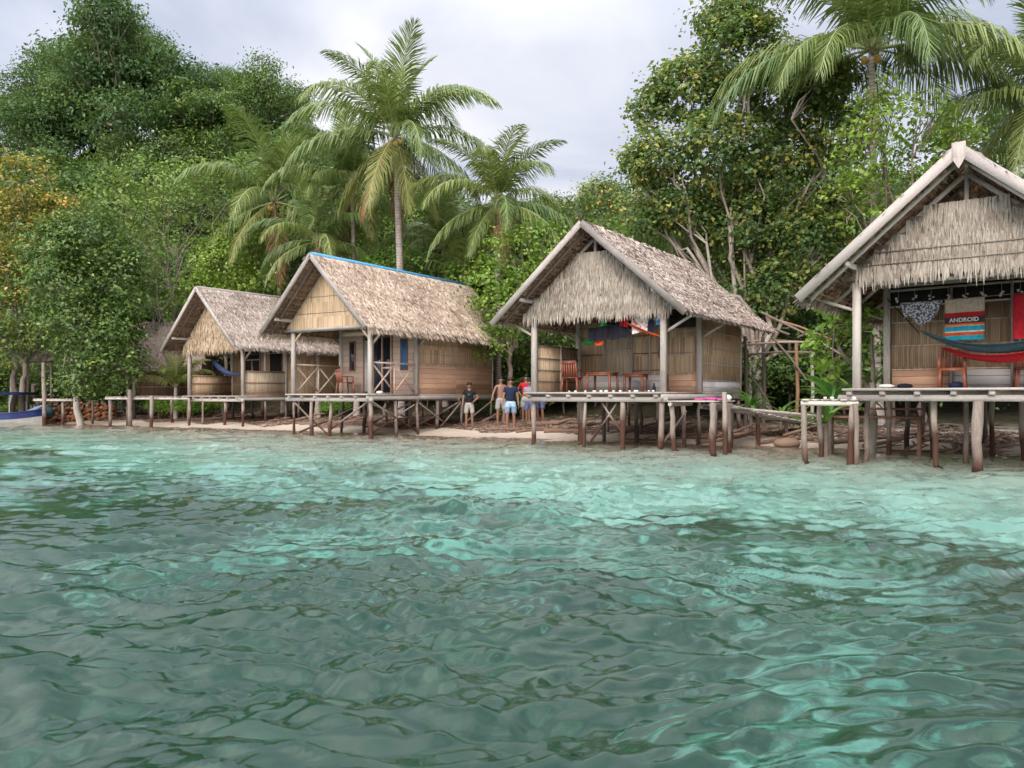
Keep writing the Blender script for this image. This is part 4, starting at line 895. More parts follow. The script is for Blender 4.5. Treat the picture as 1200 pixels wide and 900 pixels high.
k = MB(); k.ball((0, 0, .06), .14, 10, 6, sc=(1.2, .9, .6)); tag(k.build('blue_bag', 'cloth_navy', None, True, hl(3, -2.4, 1.8, 1.51)), 'dark blue bag on the floor below the chair under the hammock', 'bag')
k = MB(); k.ball((0, 0, .04), .09, 10, 6, sc=(1.4, 1, .6)); tag(k.build('towel_bundle', 'shell_white', None, True, hl(1, -.42, .9, 1.43)), 'crumpled white cloth on the deck behind the crossed railing', 'cloth')

# ---------------------------------------------------------------- people
def skin_mesh(verts, edges, rad, name, mt, sub=1, root=0):
    me = bpy.data.meshes.new(name); me.from_pydata([tuple(v) for v in verts], edges, []); o = bpy.data.objects.new('tmp', me); col.objects.link(o)
    md = o.modifiers.new('s', 'SKIN'); 
    for i, r_ in enumerate(rad):
        sv = me.skin_vertices[0].data[i]; sv.radius = (r_, r_) if np.isscalar(r_) else r_; sv.use_root = (i == root)
    md.use_smooth_shade = True
    sb = o.modifiers.new('b', 'SUBSURF'); sb.levels = sub; sb.render_levels = sub
    dg = bpy.context.evaluated_depsgraph_get(); dg.update(); m2 = bpy.data.meshes.new_from_object(o.evaluated_get(dg)); bpy.data.objects.remove(o)
    m2.name = name; m2.materials.clear(); m2.materials.append(MATS[mt])
    for p in m2.polygons: p.use_smooth = True
    return m2
def person(label, loc, rz, h=1.68, shirt=None, shorts='cloth_khaki', larm='down', rarm='down', logo=False, ombre=None, turn=0.0):
    o = empty('person', label, 'person', loc, rz); s = h / 1.70; o.scale = (s,) * 3
    arms = dict(down=[(.235, .0, 1.13), (.26, -.04, .87)], hip=[(.34, .06, 1.17), (.19, -.10, 1.02)], hold=[(.22, -.02, 1.13), (.05, -.24, 1.18)], away=[(.27, .0, 1.14), (.34, -.05, .90)])
    V = [(0, 0, .93), (0, 0, 1.05), (0, .0, 1.22), (0, .01, 1.38), (0, .0, 1.46), (0, -.01, 1.53), (turn * .1, -.02, 1.60), (turn * .1, -.015, 1.66)]
    Rd = [(.135, .10), (.125, .088), (.145, .10), (.12, .085), .055, .058, (.082, .096), (.068, .082)]
    E = [(0, 1), (1, 2), (2, 3), (3, 4), (4, 5), (5, 6), (6, 7)]
    hands = []
    for sg, arm in ((-1, rarm), (1, larm)):
        (ex, ey, ez), (wx, wy, wz) = arms[arm]; b = len(V); sh_ = (sg * .17, .01, 1.395); el = (sg * ex, ey, ez); wr = (sg * wx, wy, wz)
        V += [sh_, el, tuple(np.array(el) * .55 + np.array(wr) * .45), wr]; Rd += [.058, .042, .038, .027]; E += [(3, b), (b, b + 1), (b + 1, b + 2), (b + 2, b + 3)]; hands.append((el, wr, sg))
        d = np.array(wr) - np.array(el); d /= np.linalg.norm(d); pm = tuple(np.array(wr) + d * .07); V.append(pm); Rd.append((.036, .018)); E.append((b + 3, b + 4))
    for sg in (-1, 1):
        b = len(V); V += [(sg * .095, 0, .86), (sg * .105, -.01, .66), (sg * .11, -.02, .48), (sg * .115, .01, .30), (sg * .115, .02, .08), (sg * .125, -.10, .035)]
        Rd += [.088, .078, .055, .055, .036, (.042, .028)]; E += [(0, b)] + [(b + i, b + i + 1) for i in range(5)]
    body = skin_mesh(V, E, Rd, 'body', 'skin', 2)
    import bmesh
    bm = bmesh.new(); bm.from_mesh(body)
    ex = MB()
    for el, wr, sg in hands:                       # four fingers and a thumb on each hand
        d = Vector(wr) - Vector(el); d.normalize(); side = Vector((0, 1, 0)) if abs(d.y) < .7 else Vector((0, 0, 1)); side = (side - d * side.dot(d)).normalized(); cu = d.cross(side) * -sg
        p = Vector(wr) + d * .085
        for i in range(4):
            q = p + side * (.024 - i * .016); ln = (.070, .078, .073, .058)[i]; ex.tube([q, q + d * ln * .5 + cu * .004, q + d * ln * .9 + cu * .022], [.0095, .0085, .007], 6, r=.5)
        q = Vector(wr) + d * .03 + side * -.03 * -1; ex.tube([q, q + d * .03 + side * .028, q + d * .065 + side * .030], [.011, .010, .008], 6, r=.5)
    for sg in (-1, 1): ex.ball((sg * .090 + turn * .1, -.01, 1.60), .02, 6, 4, sc=(.4, 1, 1.4), r=.5)
    ex.ball((turn * .1, -.118, 1.588), .018, 6, 4, sc=(.8, 1, 1.3), r=.5)
    em = ex.mesh('x', 'skin', True); bm.from_mesh(em); bm.to_mesh(body); bm.free()
    for p in body.polygons: p.use_smooth = True
    put('body', body, o)
    k = MB()
    for i in range(7):
        for j in range(12):
            pass
    k.ball((turn * .1, .014, 1.69), .104, 14, 9, sc=(.92, 1.0, .66)); k.ball((turn * .1, .045, 1.63), .088, 12, 8, sc=(.95, .8, 1)); k.build('hair', 'hair_black', o, True)
    k = MB(); [k.ball((sg * .031 + turn * .1, -.108, 1.615), .011, 6, 4, sc=(1.3, .6, .7)) for sg in (-1, 1)]; k.build('eyes', 'hair_black', o, True)
    k = MB(); k.ball((turn * .1, -.106, 1.552), .02, 6, 4, sc=(1.3, .4, .3)); k.build('mouth', 'lips', o, True)
    if shirt:
        Vt = [(0, 0, .95), (0, 0, 1.06), (0, 0, 1.22), (0, .01, 1.375), (0, .005, 1.445)]; Rt = [(.168, .128), (.155, .115), (.168, .122), (.138, .102), .068]; Et = [(0, 1), (1, 2), (2, 3), (3, 4)]
        for sg, arm in ((-1, rarm), (1, larm)):
            el = np.array([sg * arms[arm][0][0], *arms[arm][0][1:]]); sh_ = np.array([sg * .17, .01, 1.395]); b = len(Vt); Vt += [tuple(sh_), tuple(sh_ * .45 + el * .55)]; Rt += [.074, .068]; Et += [(3, b), (b, b + 1)]
        sm = put('shirt', skin_mesh(Vt, Et, Rt, 'shirt', shirt, 2), o)
        if logo:
            k = MB(); k.bar((0, -.128, 1.30), (.035, -.132, 1.245), .012, .03); k.bar((0, -.128, 1.30), (-.035, -.132, 1.25), .012, .03); k.bar((-.04, -.125, 1.30), (.045, -.125, 1.302), .01, .02); k.build('emblem', 'leaf_lime', sm)
    Vs = [(0, 0, 1.0), (0, 0, .90)]; Rs = [(.158, .118), (.165, .125)]; Es = [(0, 1)]
    for sg in (-1, 1):
        b = len(Vs); Vs += [(sg * .10, 0, .82), (sg * .115, -.012, .66), (sg * .12, -.02, .52)]; Rs += [.108, .10, .10]; Es += [(1, b), (b, b + 1), (b + 1, b + 2)]
    st = put('shorts', skin_mesh(Vs, Es, Rs, 'shorts', shorts, 2), o)
    if ombre:                                       # lighter upper half
        st.data.materials.append(MATS[ombre])
        for p in st.data.polygons:
            if p.center.z > .78: p.material_index = 1
    return o
def stand(px, D): x, y = P(px, D); return (x, y, gz(x, y) + .0)
person('man in black t-shirt with green emblem, hand on hip, beside the blue-ridged hut', stand(550, 28.3), R(-4), 1.58, 'cloth_black', 'cloth_khaki', larm='hip', logo=True)
person('shirtless man in grey shorts standing left of the man in navy', stand(587, 29), R(8), 1.74, None, 'cloth_grey', rarm='away')
person('man in navy t-shirt and pale blue shorts standing in front of the others', stand(598.5, 27.2), R(0), 1.76, 'cloth_navy', 'cloth_slate', ombre='cloth_lblue')
person('man in red t-shirt behind the one holding an orange object', stand(616.5, 30.3), R(-10), 1.80, 'cloth_red', 'cloth_grey', rarm='hip')
person('man in grey-blue t-shirt and blue shorts holding an orange object to his chest', stand(620.5, 29.0), R(-18), 1.62, 'cloth_slate', 'cloth_purple', larm='hold', rarm='hold')
person('man in dark purple shorts mostly hidden behind the middle hut post', stand(633, 29.6), R(-35), 1.66, 'cloth_blue', 'cloth_purple')
q = Vector(stand(620.5, 29.0)); tag(MB().ball((0, 0, 0), .10, 10, 8, sc=(1, 1, 1.1)).build('coconut', 'cloth_orange', None, True, q + Vector((-.085, -.26, 1.13))), 'orange coconut held by the man in grey-blue', 'coconut')

# ---------------------------------------------------------------- driftwood and litter on the beach
def drift(px, D, ln, ang, r_, label, bend=.15, forks=1, mt='driftwood', zoff=0):
    x, y = P(px, D); o0 = Vector((x, y, 0)); k = MB(); a = R(ang); pts = []
    for i in range(7):
        t = i / 6 - .5; X = x + math.cos(a) * ln * t - math.sin(a) * bend * ln * math.cos(t * 3); Y = y + math.sin(a) * ln * t + math.cos(a) * bend * ln * math.cos(t * 3)
        pts.append(Vector((X - x, Y - y, gz(X, Y) + r_ * .6 + zoff * i)))
    k.tube(pts, [r_ * (1 - .12 * i) for i in range(7)], 7, rough=.25)
    for f in range(forks):
        p = pts[random.randint(2, 5)]; b = a + random.choice((-1, 1)) * random.uniform(.4, 1); q = p + Vector((math.cos(b), math.sin(b), random.uniform(0, .35))) * ln * random.uniform(.2, .4); k.tube([p, p.lerp(q, .5) + Vector((0, 0, .03)), q], [r_ * .5, r_ * .4, r_ * .2], 6, rough=.2)
    return tag(k.build('driftwood', mt, None, True, o0), label, 'driftwood', 'driftwood on the beach')
drift(556, 29.0, .9, 5, .06, 'short reddish driftwood knot in front of the man with the green emblem', .05, 2)
drift(602, 27.0, 2.0, -12, .07, 'long dark driftwood log at the feet of the man in navy', .06, 1)
drift(650, 26.2, 2.6, -8, .06, 'long driftwood pole left of the middle hut stilts', .05, 1)
drift(668, 25.6, 1.8, -20, .09, 'dark driftwood heap piece behind the leftmost middle hut stilt', .1, 2)
drift(655, 28.2, 2.4, 12, .12, 'pile of dark driftwood branches behind the middle hut, left end', .1, 4)
drift(598, 21.6, .9, 50, .03, 'thin bent stick lying in the shallows below the men', .2, 0)
drift(1185, 14.6, 1.0, 20, .07, 'reddish log half sunk in the shallows at the right edge', .1, 0)
n_ = 0
for px, D, ln, an in ((705, 25, 2, 10), (735, 24.4, 1.6, -30), (760, 23.6, 2.2, 15), (790, 24.6, 1.7, -10), (815, 23, 1.5, 30), (850, 22.6, 1.8, -20), (870, 23.2, 1.2, 15), (905, 22, 1.6, 10), (935, 21.6, 1.8, -5), (990, 20.4, 1.6, 15), (1040, 20, 1.8, -15), (1080, 19, 1.7, 5),
                       (1120, 18.6, 1.6, 20), (1160, 18.3, 1.8, -10), (460, 30.5, 2.2, 20), (430, 31, 2, -15), (490, 29.8, 1.8, 5), (520, 30.4, 1.5, -20), (400, 31.5, 2, 12), (370, 32.6, 2.2, -8), (330, 34.2, 2, 10), (300, 35, 2.2, -12), (265, 36, 2, 8), (240, 37.2, 2.4, -10), (200, 38, 2.2, 14), (150, 38.5, 2.4, -6), (570, 30.6, 1.2, 15)):
    near = 'under the nearest hut' if px > 960 else 'between the two right-hand huts' if px > 835 else 'under the middle hut' if px > 680 else 'under the blue-ridged hut' if px > 340 else 'near the farthest hut'
    for j in range(3):
        drift(px + random.uniform(-14, 14), D + random.uniform(-.5, 2.2), ln * random.uniform(.5, 1), an + random.uniform(-40, 40), random.uniform(.025, .07), 'tangled brown driftwood branch ' + near, random.uniform(-.2, .2), random.choice((1, 2, 3)), zoff=random.choice((0, .02, .05)))
tag(MB().ball((0, 0, 0), .27, 14, 8, sc=(1.35, 1, .55)).build('old_float', 'driftwood', None, True, (*P(922, 20.9), gz(*P(922, 20.9)) + .1)), 'dark brown rounded float on the sand right of the middle hut', 'float')
# litter: leaves, husk bits and twigs, uncountable
k = MB(); n = 15000; X = rng.uniform(-24, 14, n); t = 1.0 + np.abs(rng.normal(0, 3.4, n)) + .4 * np.sin(X * 2); Y = (V0 + t - .515 * X) / .857; Z = ground_z(X, Y)
for x, y, z in zip(X, Y, Z):
    a = random.random() * 3.14; l = random.uniform(.04, .16); w2 = random.uniform(.012, .05); dx, dy = math.cos(a) * l, math.sin(a) * l; ex_, ey_ = -math.sin(a) * w2, math.cos(a) * w2; h_ = random.uniform(.005, .06)
    k.add([(x - dx - ex_, y - dy - ey_, z), (x + dx - ex_, y + dy - ey_, z + h_), (x + dx + ex_, y + dy + ey_, z + h_ + .01), (x - dx + ex_, y - dy + ey_, z + .01)], [(0, 1, 2, 3)])
struct(k.build('beach_litter', 'driftwood'), 'dark leaf litter and twigs scattered over the sand', 'stuff')
k = MB()
for i in range(420):
    px = random.uniform(52, 135); D = random.uniform(38.6, 41); x, y = P(px, D); z = gz(x, y); k.ball((x, y, z + random.uniform(0, .85) * (1 - abs(D - 40) / 1.6)), random.uniform(.07, .14), 6, 4, sc=(1.2, 1, .7))
struct(k.build('husk_pile', 'husk', smooth=True), 'reddish pile of old coconut husks behind the small jetty', 'stuff')

# ---------------------------------------------------------------- foliage
def leaf_quads(pos, nrm, size, r, fold=.12, asp=.5):
    """one folded four-cornered leaf per position"""
    n = len(pos); t = rng.normal(0, 1, (n, 3)); t[:, 2] -= .5
    t -= nrm * (t * nrm).sum(1)[:, None]; t /= np.linalg.norm(t, axis=1)[:, None] + 1e-9
    b = np.cross(nrm, t); s = (size * rng.uniform(.6, 1.3, n))[:, None]
    V = np.stack([pos - t * s * .5, pos + b * s * asp * .5 + nrm * s * fold, pos + t * s * .5 - nrm * s * fold, pos - b * s * asp * .5 + nrm * s * fold], 1).reshape(-1, 3)
    i = np.arange(n)[:, None] * 4
    return V, i + np.array([[0, 1, 2, 3]]), r
def crown_mb(lobes, clumps, per, cr, ls, up=.6, inner=.55, asp=.5, flat=.6):
    """lobes = (x, y, z, rx, ry, rz); leaves gather in clumps spread over the lobes"""
    lb = np.array(lobes, float); A = (lb[:, 3] * lb[:, 5]) ** 1.0; pr = A / A.sum()
    li = rng.choice(len(lb), clumps, p=pr); d = rng.normal(0, 1, (clumps, 3)); d[:, 2] += .25; d /= np.linalg.norm(d, axis=1)[:, None]
    rad = rng.uniform(inner, 1.0, clumps) ** .6 * rng.uniform(.9, 1.12, clumps)
    c = lb[li, :3] + d * lb[li, 3:6] * rad[:, None]
    cs = rng.uniform(.6, 1.4, clumps); crr = rng.random(clumps)
    ci = np.repeat(np.arange(clumps), rng.integers(int(per * .5), int(per * 1.5), clumps)); n = len(ci)
    off = rng.normal(0, 1, (n, 3)) * np.array([1, 1, flat]) * (cr * cs[ci])[:, None]
    pos = c[ci] + off
    nr = d[ci] * .55 + np.array([0, 0, up]) + rng.normal(0, .42, (n, 3)); nr /= np.linalg.norm(nr, axis=1)[:, None]
    r = np.clip(.58 * crr[ci] + .42 * rng.random(n), 0, 1)
    return leaf_quads(pos, nr, ls, r, asp=asp), c
def limb(k, a, b, r0, r1, seg=6, wob=.06, m=0):
    a = np.array(a, float); b = np.array(b, float); ln = np.linalg.norm(b - a); pts = []
    for i in range(seg + 1):
        t = i / seg; p = a * (1 - t) + b * t; p[2] += math.sin(t * 3.14) * ln * .05
        if 0 < i < seg: p += rng.normal(0, ln * wob / 2, 3)
        pts.append(p)
    k.tube(pts, np.linspace(r0, r1, seg + 1), 7, rough=.12); return pts
def tree(label, mt, D, base_px, lobes, ls, dens=1.0, trunk=.16, bark='bark_brown', fork=.35, name='tree', cat='tree', group=None, lean=0, twigs=10, cr=.30, per=16, base_py=None, trunks=1, asp=.5):
    """lobes in picture measure at distance D: (px, py, rx, ry[, depth offset])"""
    x, y = P(base_px, D); g = gz(x, y); o = empty(name, label, cat, (x, y, g), 0, group); o0 = Vector((x, y, g)); L3 = []
    for t in lobes:
        dz = t[4] if len(t) > 4 else random.uniform(-.8, .8); q = at(t[0], t[1], D + dz) - o0; rx, rz_ = t[2] / FPX * D, t[3] / FPX * D
        L3.append((q.x, q.y, q.z, rx, max(rx, rz_) * .95, rz_))
    area = sum(l[3] * l[5] for l in L3)
    (V, F, r), cl = crown_mb(L3, int(area * 34 * dens), int(per * 1.15), cr, ls * 1.05, asp=asp + .1)
    k = MB(); k.add(V, F, r); k.build('crown', mt, o)
    k = MB(); zs = sorted(L3, key=lambda l: l[2]); mid = np.mean([l[:3] for l in L3], axis=0); f = np.array([mid[0] * .45 + lean, mid[1] * .4, max(.8, min(zs[0][2], mid[2] * .6) * (fork + .5))])
    for tr in range(trunks):
        b0 = np.array([0 + tr * random.uniform(-.5, .5), tr * random.uniform(-.3, .4), -.3]); limb(k, b0, f + tr * rng.normal(0, .3, 3), trunk * (1 - .25 * tr), trunk * .62, 7, .05)
    for l in L3:
        c = np.array(l[:3]); pts = limb(k, f, c, trunk * .38, trunk * .10, 6, .09)
        for j in range(3):
            p = np.array(pts[random.randint(2, 5)]); q = c + rng.normal(0, .45, 3) * np.array(l[3:6]); limb(k, p, q, trunk * .15, trunk * .04, 4, .1)
    for j in range(twigs * len(L3)):
        c = cl[random.randrange(len(cl))]; l = min(L3, key=lambda l: (l[0] - c[0]) ** 2 + (l[2] - c[2]) ** 2); a = np.array(l[:3]) * .6 + c * .4
        limb(k, a, c, .016, .006, 3, .12)
    k.build('trunk', bark, o)
    return o

# ---- palms
def frond_mb(Lf, e0, curl, droop, seed, width=.06, nleaf=84, vee=.25):
    r_ = np.random.default_rng(seed); n = 26; s = np.linspace(0, 1, n); e = e0 - curl * s ** 1.35
    dx = np.cos(e); dz = np.sin(e); x = np.concatenate([[0], np.cumsum((dx[1:] + dx[:-1]) / 2)]) * Lf / (n - 1); z = np.concatenate([[0], np.cumsum((dz[1:] + dz[:-1]) / 2)]) * Lf / (n - 1)
    yb = .12 * Lf * r_.normal() * s ** 2 * .5
    path = np.stack([x, yb, z], 1); k = MB()
    k.tube(path, .034 * (1 - .85 * s) + .004, 5, r=.95)
    for sg in (-1, 1):
        u = np.linspace(.13, .995, nleaf) + r_.normal(0, .003, nleaf); u = np.clip(u, .1, 1)
        P0 = np.stack([np.interp(u, s, path[:, i]) for i in range(3)], 1); ee = np.interp(u, s, e)
        T = np.stack([np.cos(ee), np.zeros(nleaf), np.sin(ee)], 1); U = np.stack([-np.sin(ee), np.zeros(nleaf), np.cos(ee)], 1); S = np.array([0, sg, 0.])[None]
        ln = Lf * .25 * np.sin(np.pi * (.16 + .80 * u)) ** .75 * r_.uniform(.85, 1.1, nleaf) + .1
        fa = np.clip(.45 + .75 * u + r_.normal(0, .09, nleaf), 0, 1.35)[:, None]
        Dv = S * np.cos(fa) + T * np.sin(fa) + U * vee; Dv /= np.linalg.norm(Dv, axis=1)[:, None]
        dr = (droop * r_.uniform(.6, 1.35, nleaf))[:, None]; l_ = ln[:, None]; dn = np.array([[0, 0, -1.]])
        P1 = P0 + Dv * l_ * .5 + dn * l_ * .14 * dr; D2 = Dv + dn * dr * 1.25; D2 /= np.linalg.norm(D2, axis=1)[:, None]; P2 = P1 + D2 * l_ * .5
        w_ = T * width * .5
        V = np.stack([P0 - w_ * .6, P0 + w_ * .6, P1 + w_, P1 - w_, P2 + w_ * .2, P2 - w_ * .2], 1).reshape(-1, 3); i = np.arange(nleaf)[:, None] * 6
        r = r_.random(nleaf) * .75 + .1; k.add(V, np.concatenate([i + np.array([[0, 1, 2, 3]]), i + np.array([[3, 2, 4, 5]])]), np.concatenate([r, r]))
    return k
FR = {}
def frond(idx, mt):
    key = (idx, mt)
    if key not in FR:
        e0, curl, droop, Lf = ((84, 40, .4, 4.2), (73, 78, .65, 4.6), (60, 96, .95, 4.9), (47, 102, 1.2, 5.0), (31, 98, 1.5, 5.0), (12, 86, 1.8, 4.9), (-12, 66, 2.0, 4.6), (-36, 46, 2.0, 4.1), (-60, 24, 1.8, 3.5))[idx]
        FR[key] = frond_mb(Lf, R(e0), R(curl), droop, idx + 11).mesh('frond', mt)
    return FR[key]
def palm(label, px, D, crown_py, base_px, scale=1.0, nf=23, tr=.15, nuts=6, dead=1, az0=0.0, wind=0, old=3, low=None, name='palm_tree', thin=False):
    x, y = P(base_px, D); g = gz(x, y); o = empty(name, label, 'palm tree', (x, y, g), 0, 'coconut palms behind the huts'); top = at(px, crown_py, D) - Vector((x, y, g)); k = MB(); n = 22; pts = []
    for i in range(n + 1):
        t = i / n; p = Vector((top.x * (t ** 1.25), 0.1 * math.sin(t * 2.5), -.3 + (top.z + .3) * t)); pts.append(p)
    rad = [tr * (1.55 - .75 * min(1, i / 3)) if i < 3 else tr * (.8 - .18 * i / n) for i in range(n + 1)]
    k.tube(pts, rad, 10, rough=.06); k.build('trunk', 'palm_bark', o, True)
    for i in range(nf):
        f = i / (nf - 1); idx = min(8, int(f * 8.6 + random.uniform(-.3, .3))) if nf > 8 else min(8, int(f * 8)); idx = max(0, idx)
        if low is not None and idx > low: idx = low
        mt = 'palm_dead' if i >= nf - dead else ('palm_old' if i >= nf - dead - old else 'palm_green'); az = az0 + i * 2.39996 + random.uniform(-.15, .15)
        e = put('frond', frond(idx, mt), o, top + Vector((0, 0, .05)), (random.uniform(-.08, .08) + wind, random.uniform(-.06, .06), az), scale * random.uniform(.9, 1.08))
        if mt != 'palm_green' and mt == 'palm_dead': e['label'] = 'dry brown hanging frond'
    k = MB()
    for i in range(14):
        a = i * 2.4; k.bar(top + Vector((0, 0, -.15)), top + Vector((math.cos(a) * .22, math.sin(a) * .22, .28)), .09, .03)
    k.build('crown_shaft', 'bark_brown', o)
    for i in range(nuts):
        a = i * 2.1 + random.random(); q = top + Vector((math.cos(a) * .25, math.sin(a) * .25 - .05, -.16 - .11 * (i % 3)))
        MB().ball((0, 0, 0), .105 * max(.9, scale), 8, 6, sc=(1, 1, 1.2)).build('coconut', 'coconut', o, True, q)
    return o
palm('tallest palm behind the blue-ridged hut, pale slim trunk and yellow coconuts', 463, 34, 162, 473, 1.08, 26, .21, 7, 2, .4, .0, 4)
palm('palm leaning left between the two left huts with a long frond reaching out left', 321, 41, 238, 333, 1.22, 21, .14, 3, 1, 1.1, 0, 5)
palm('palm half hidden behind the tallest palm, its trunk just left of it', 412, 37, 215, 418, .95, 22, .14, 4, 1, 2.2, 0, 4)
palm('short-trunked palm with a big yellow coconut cluster, right of the tallest palm', 583, 33, 240, 584, .84, 24, .17, 16, 1, .2, 0, 4)
palm('large palm at the upper right, its crown cut by the top edge', 1022, 26, 60, 1030, 1.18, 26, .15, 3, 0, 2.9, 0, 1, low=5)
palm('second palm at the right edge drooping over the nearest hut roof', 1222, 25, 110, 1232, .95, 22, .14, 0, 0, .9, 0, 5)
palm('dark low palm in the shade below the tallest palm crown', 520, 38, 290, 522, .85, 20, .14, 0, 3, .5, 0, 6)
palm('low palm in the shade between the leaning palm and the hidden one', 372, 36, 285, 372, .75, 18, .13, 0, 1, 1.5, 0, 2)
palm('young palm with drooping fronds behind the middle hut roof', 800, 33, 290, 802, .75, 18, .13, 0, 1, .7, 0, 5)
# young palms without a trunk
for px, D, py, s, lb in ((206, 37.6, 455, .50, 'young palm with yellow-green upright fronds beside the old brown hut'), (545, 36, 330, .8, 'trunkless young palm in the shade behind the blue ridge')):
    x, y = P(px, D); g = gz(x, y); o = empty('young_palm', lb, 'palm', (x, y, 0), 0); zt_ = at(px, py, D).z
    k = MB(); k.tube([(0, 0, g - .2), (0, 0, zt_)], [.12, .08], 8); k.build('stem', 'palm_bark', o)
    for i in range(11): put('frond', frond(min(4, i // 3), 'palm_old' if s < .6 else 'palm_green'), o, (0, 0, zt_), (0, 0, i * 2.4 + .5), s)

# ---- named trees near the huts
tree('tree with yellow and orange leaves at the far left edge', 'leaf_autumn', 40, 12, [(20, 215, 42, 34), (-8, 262, 50, 45), (42, 268, 42, 34), (8, 325, 48, 40), (48, 320, 34, 30), (70, 250, 26, 24)], .20, 1.1, .17, 'bark_pale')
tree('pale multi-stemmed tree with yellowing leaves above the blue boat', 'leaf_mixed', 38.2, 24, [(20, 365, 46, 34), (60, 378, 28, 22), (-12, 400, 42, 36), (75, 350, 24, 20), (40, 400, 20, 14)], .19, 1.0, .17, 'bark_brown', fork=.5, trunks=3)
tree('dense dark glossy tree leaning over the small jetty', 'leaf_dark', 36.4, 96, [(105, 290, 48, 46), (75, 335, 42, 42), (138, 325, 36, 44), (110, 385, 52, 42), (138, 385, 26, 36), (125, 428, 44, 28), (62, 295, 32, 34), (100, 445, 30, 18)], .18, 1.9, .18, 'bark_pale', lean=-.6, cr=.26)
tree('spreading olive-green tree with bare brown lower branches behind the farthest hut', 'leaf_hill_light', 42, 205, [(190, 215, 55, 26), (250, 205, 48, 22), (145, 235, 45, 30), (220, 245, 52, 22), (290, 222, 35, 22), (170, 275, 34, 26)], .19, .62, .16, 'bark_brown', twigs=20)
tree('twiggy tree with thin olive leaves left of the farthest hut roof', 'leaf_hill_light', 40, 180, [(185, 335, 32, 38), (165, 300, 30, 30), (215, 300, 32, 26), (185, 362, 16, 12)], .17, .42, .15, 'bark_pale', twigs=26)
tree('bright green bushy tree rising behind the farthest hut ridge', 'leaf_lime', 40.5, 262, [(262, 308, 40, 34), (236, 342, 32, 26), (300, 330, 30, 32), (280, 275, 26, 20)], .17, 1.1, .12)
tree('small lime shrub peeking over the left half of the blue ridge', 'leaf_lime', 35, 455, [(455, 312, 30, 15), (478, 305, 22, 12), (430, 318, 18, 12)], .17, 1.3, .08, name='shrub_tree')
tree('small lime shrub peeking over the right half of the blue ridge', 'leaf_lime', 35.6, 515, [(512, 317, 26, 14), (535, 322, 18, 12)], .17, 1.3, .08, name='shrub_tree')
tree('bright lime-green tree filling the gap between blue-ridged and middle hut', 'leaf_lime', 30.6, 592, [(602, 300, 36, 34), (640, 278, 36, 22), (576, 335, 28, 26), (595, 365, 34, 32), (575, 400, 24, 24), (640, 330, 36, 30), (620, 262, 20, 12)], .16, 1.25, .13, cr=.24)
tree('dark shrubby tree in the shade between the two middle huts', 'leaf_dark', 34.5, 615, [(600, 425, 34, 36), (640, 400, 36, 34), (620, 455, 40, 18), (660, 350, 40, 40)], .18, 1.2, .1)
tree('airy olive tree on the skyline left of the big yellow-flecked tree', 'leaf_mixed', 38, 705, [(705, 232, 34, 20), (740, 250, 34, 24), (672, 246, 26, 14), (765, 225, 30, 24), (720, 275, 40, 18)], .19, .9, .14, twigs=16)
tree('lime green low tree just behind the middle hut ridge', 'leaf_lime', 34, 740, [(715, 270, 34, 16), (760, 285, 34, 20)], .17, .9, .11)
bigL = [(868, 62, 52, 46), (805, 108, 42, 42), (922, 112, 52, 50), (768, 190, 30, 36), (842, 180, 52, 48), (918, 205, 54, 50), (792, 245, 34, 28), (866, 268, 50, 44), (942, 290, 42, 46), (900, 340, 44, 36), (757, 128, 18, 22), (852, 22, 36, 26), (965, 95, 30, 38), (745, 200, 16, 22), (760, 262, 26, 16), (985, 160, 30, 36), (985, 250, 30, 40)]
tree('tallest broad tree with yellow-flecked leaves and split pale trunk behind the unfinished frame', 'leaf_big_tree', 29, 902, bigL, .175, 2.1, .26, 'bark_pale', twigs=14, cr=.26, per=24, trunks=2, asp=.62, fork=-.1)
tree('slender tree leaning behind the middle hut roof', 'leaf_big_tree', 31, 905, [(845, 300, 30, 24), (820, 270, 26, 20), (880, 310, 26, 22)], .2, .9, .14, 'bark_pale')
tree('fresh lime-green tree standing behind the nearest hut roof', 'leaf_lime', 24.5, 1040, [(1042, 145, 44, 38), (1085, 190, 40, 36), (1008, 185, 34, 40), (1050, 225, 42, 32), (1002, 240, 28, 34), (1092, 130, 26, 22), (1030, 108, 26, 18), (1120, 170, 24, 26)], .16, 1.0, .15, cr=.24, twigs=12)
tree('shady dark tree filling the space behind the unfinished frame', 'leaf_dark', 31, 960, [(955, 350, 44, 44), (1000, 310, 40, 46), (985, 400, 44, 40), (930, 420, 40, 36), (880, 400, 36, 40), (1010, 440, 40, 26), (900, 450, 44, 24)], .2, 1.0, .14)
tree('dark tree behind the porch of the nearest hut', 'leaf_dark', 26, 1080, [(1020, 380, 30, 46), (1060, 330, 44, 40), (1120, 300, 50, 40), (1180, 330, 50, 50), (1030, 440, 40, 24)], .2, .9, .14)
tree('round-leaved light green bush hanging left of the nearest hut post', 'leaf_lime', 18.6, 975, [(985, 362, 28, 20), (1008, 372, 16, 14), (968, 388, 16, 18), (962, 412, 14, 14), (970, 435, 12, 10)], .15, 2.0, .045, name='shrub_tree', cr=.16, asp=.8)
tree('dark forest tree closing the view at the upper right edge', 'leaf_hill', 34, 1190, [(1190, 130, 40, 34), (1150, 170, 50, 40), (1215, 60, 24, 18), (1200, 200, 50, 44)], .22, 1.0, .16)

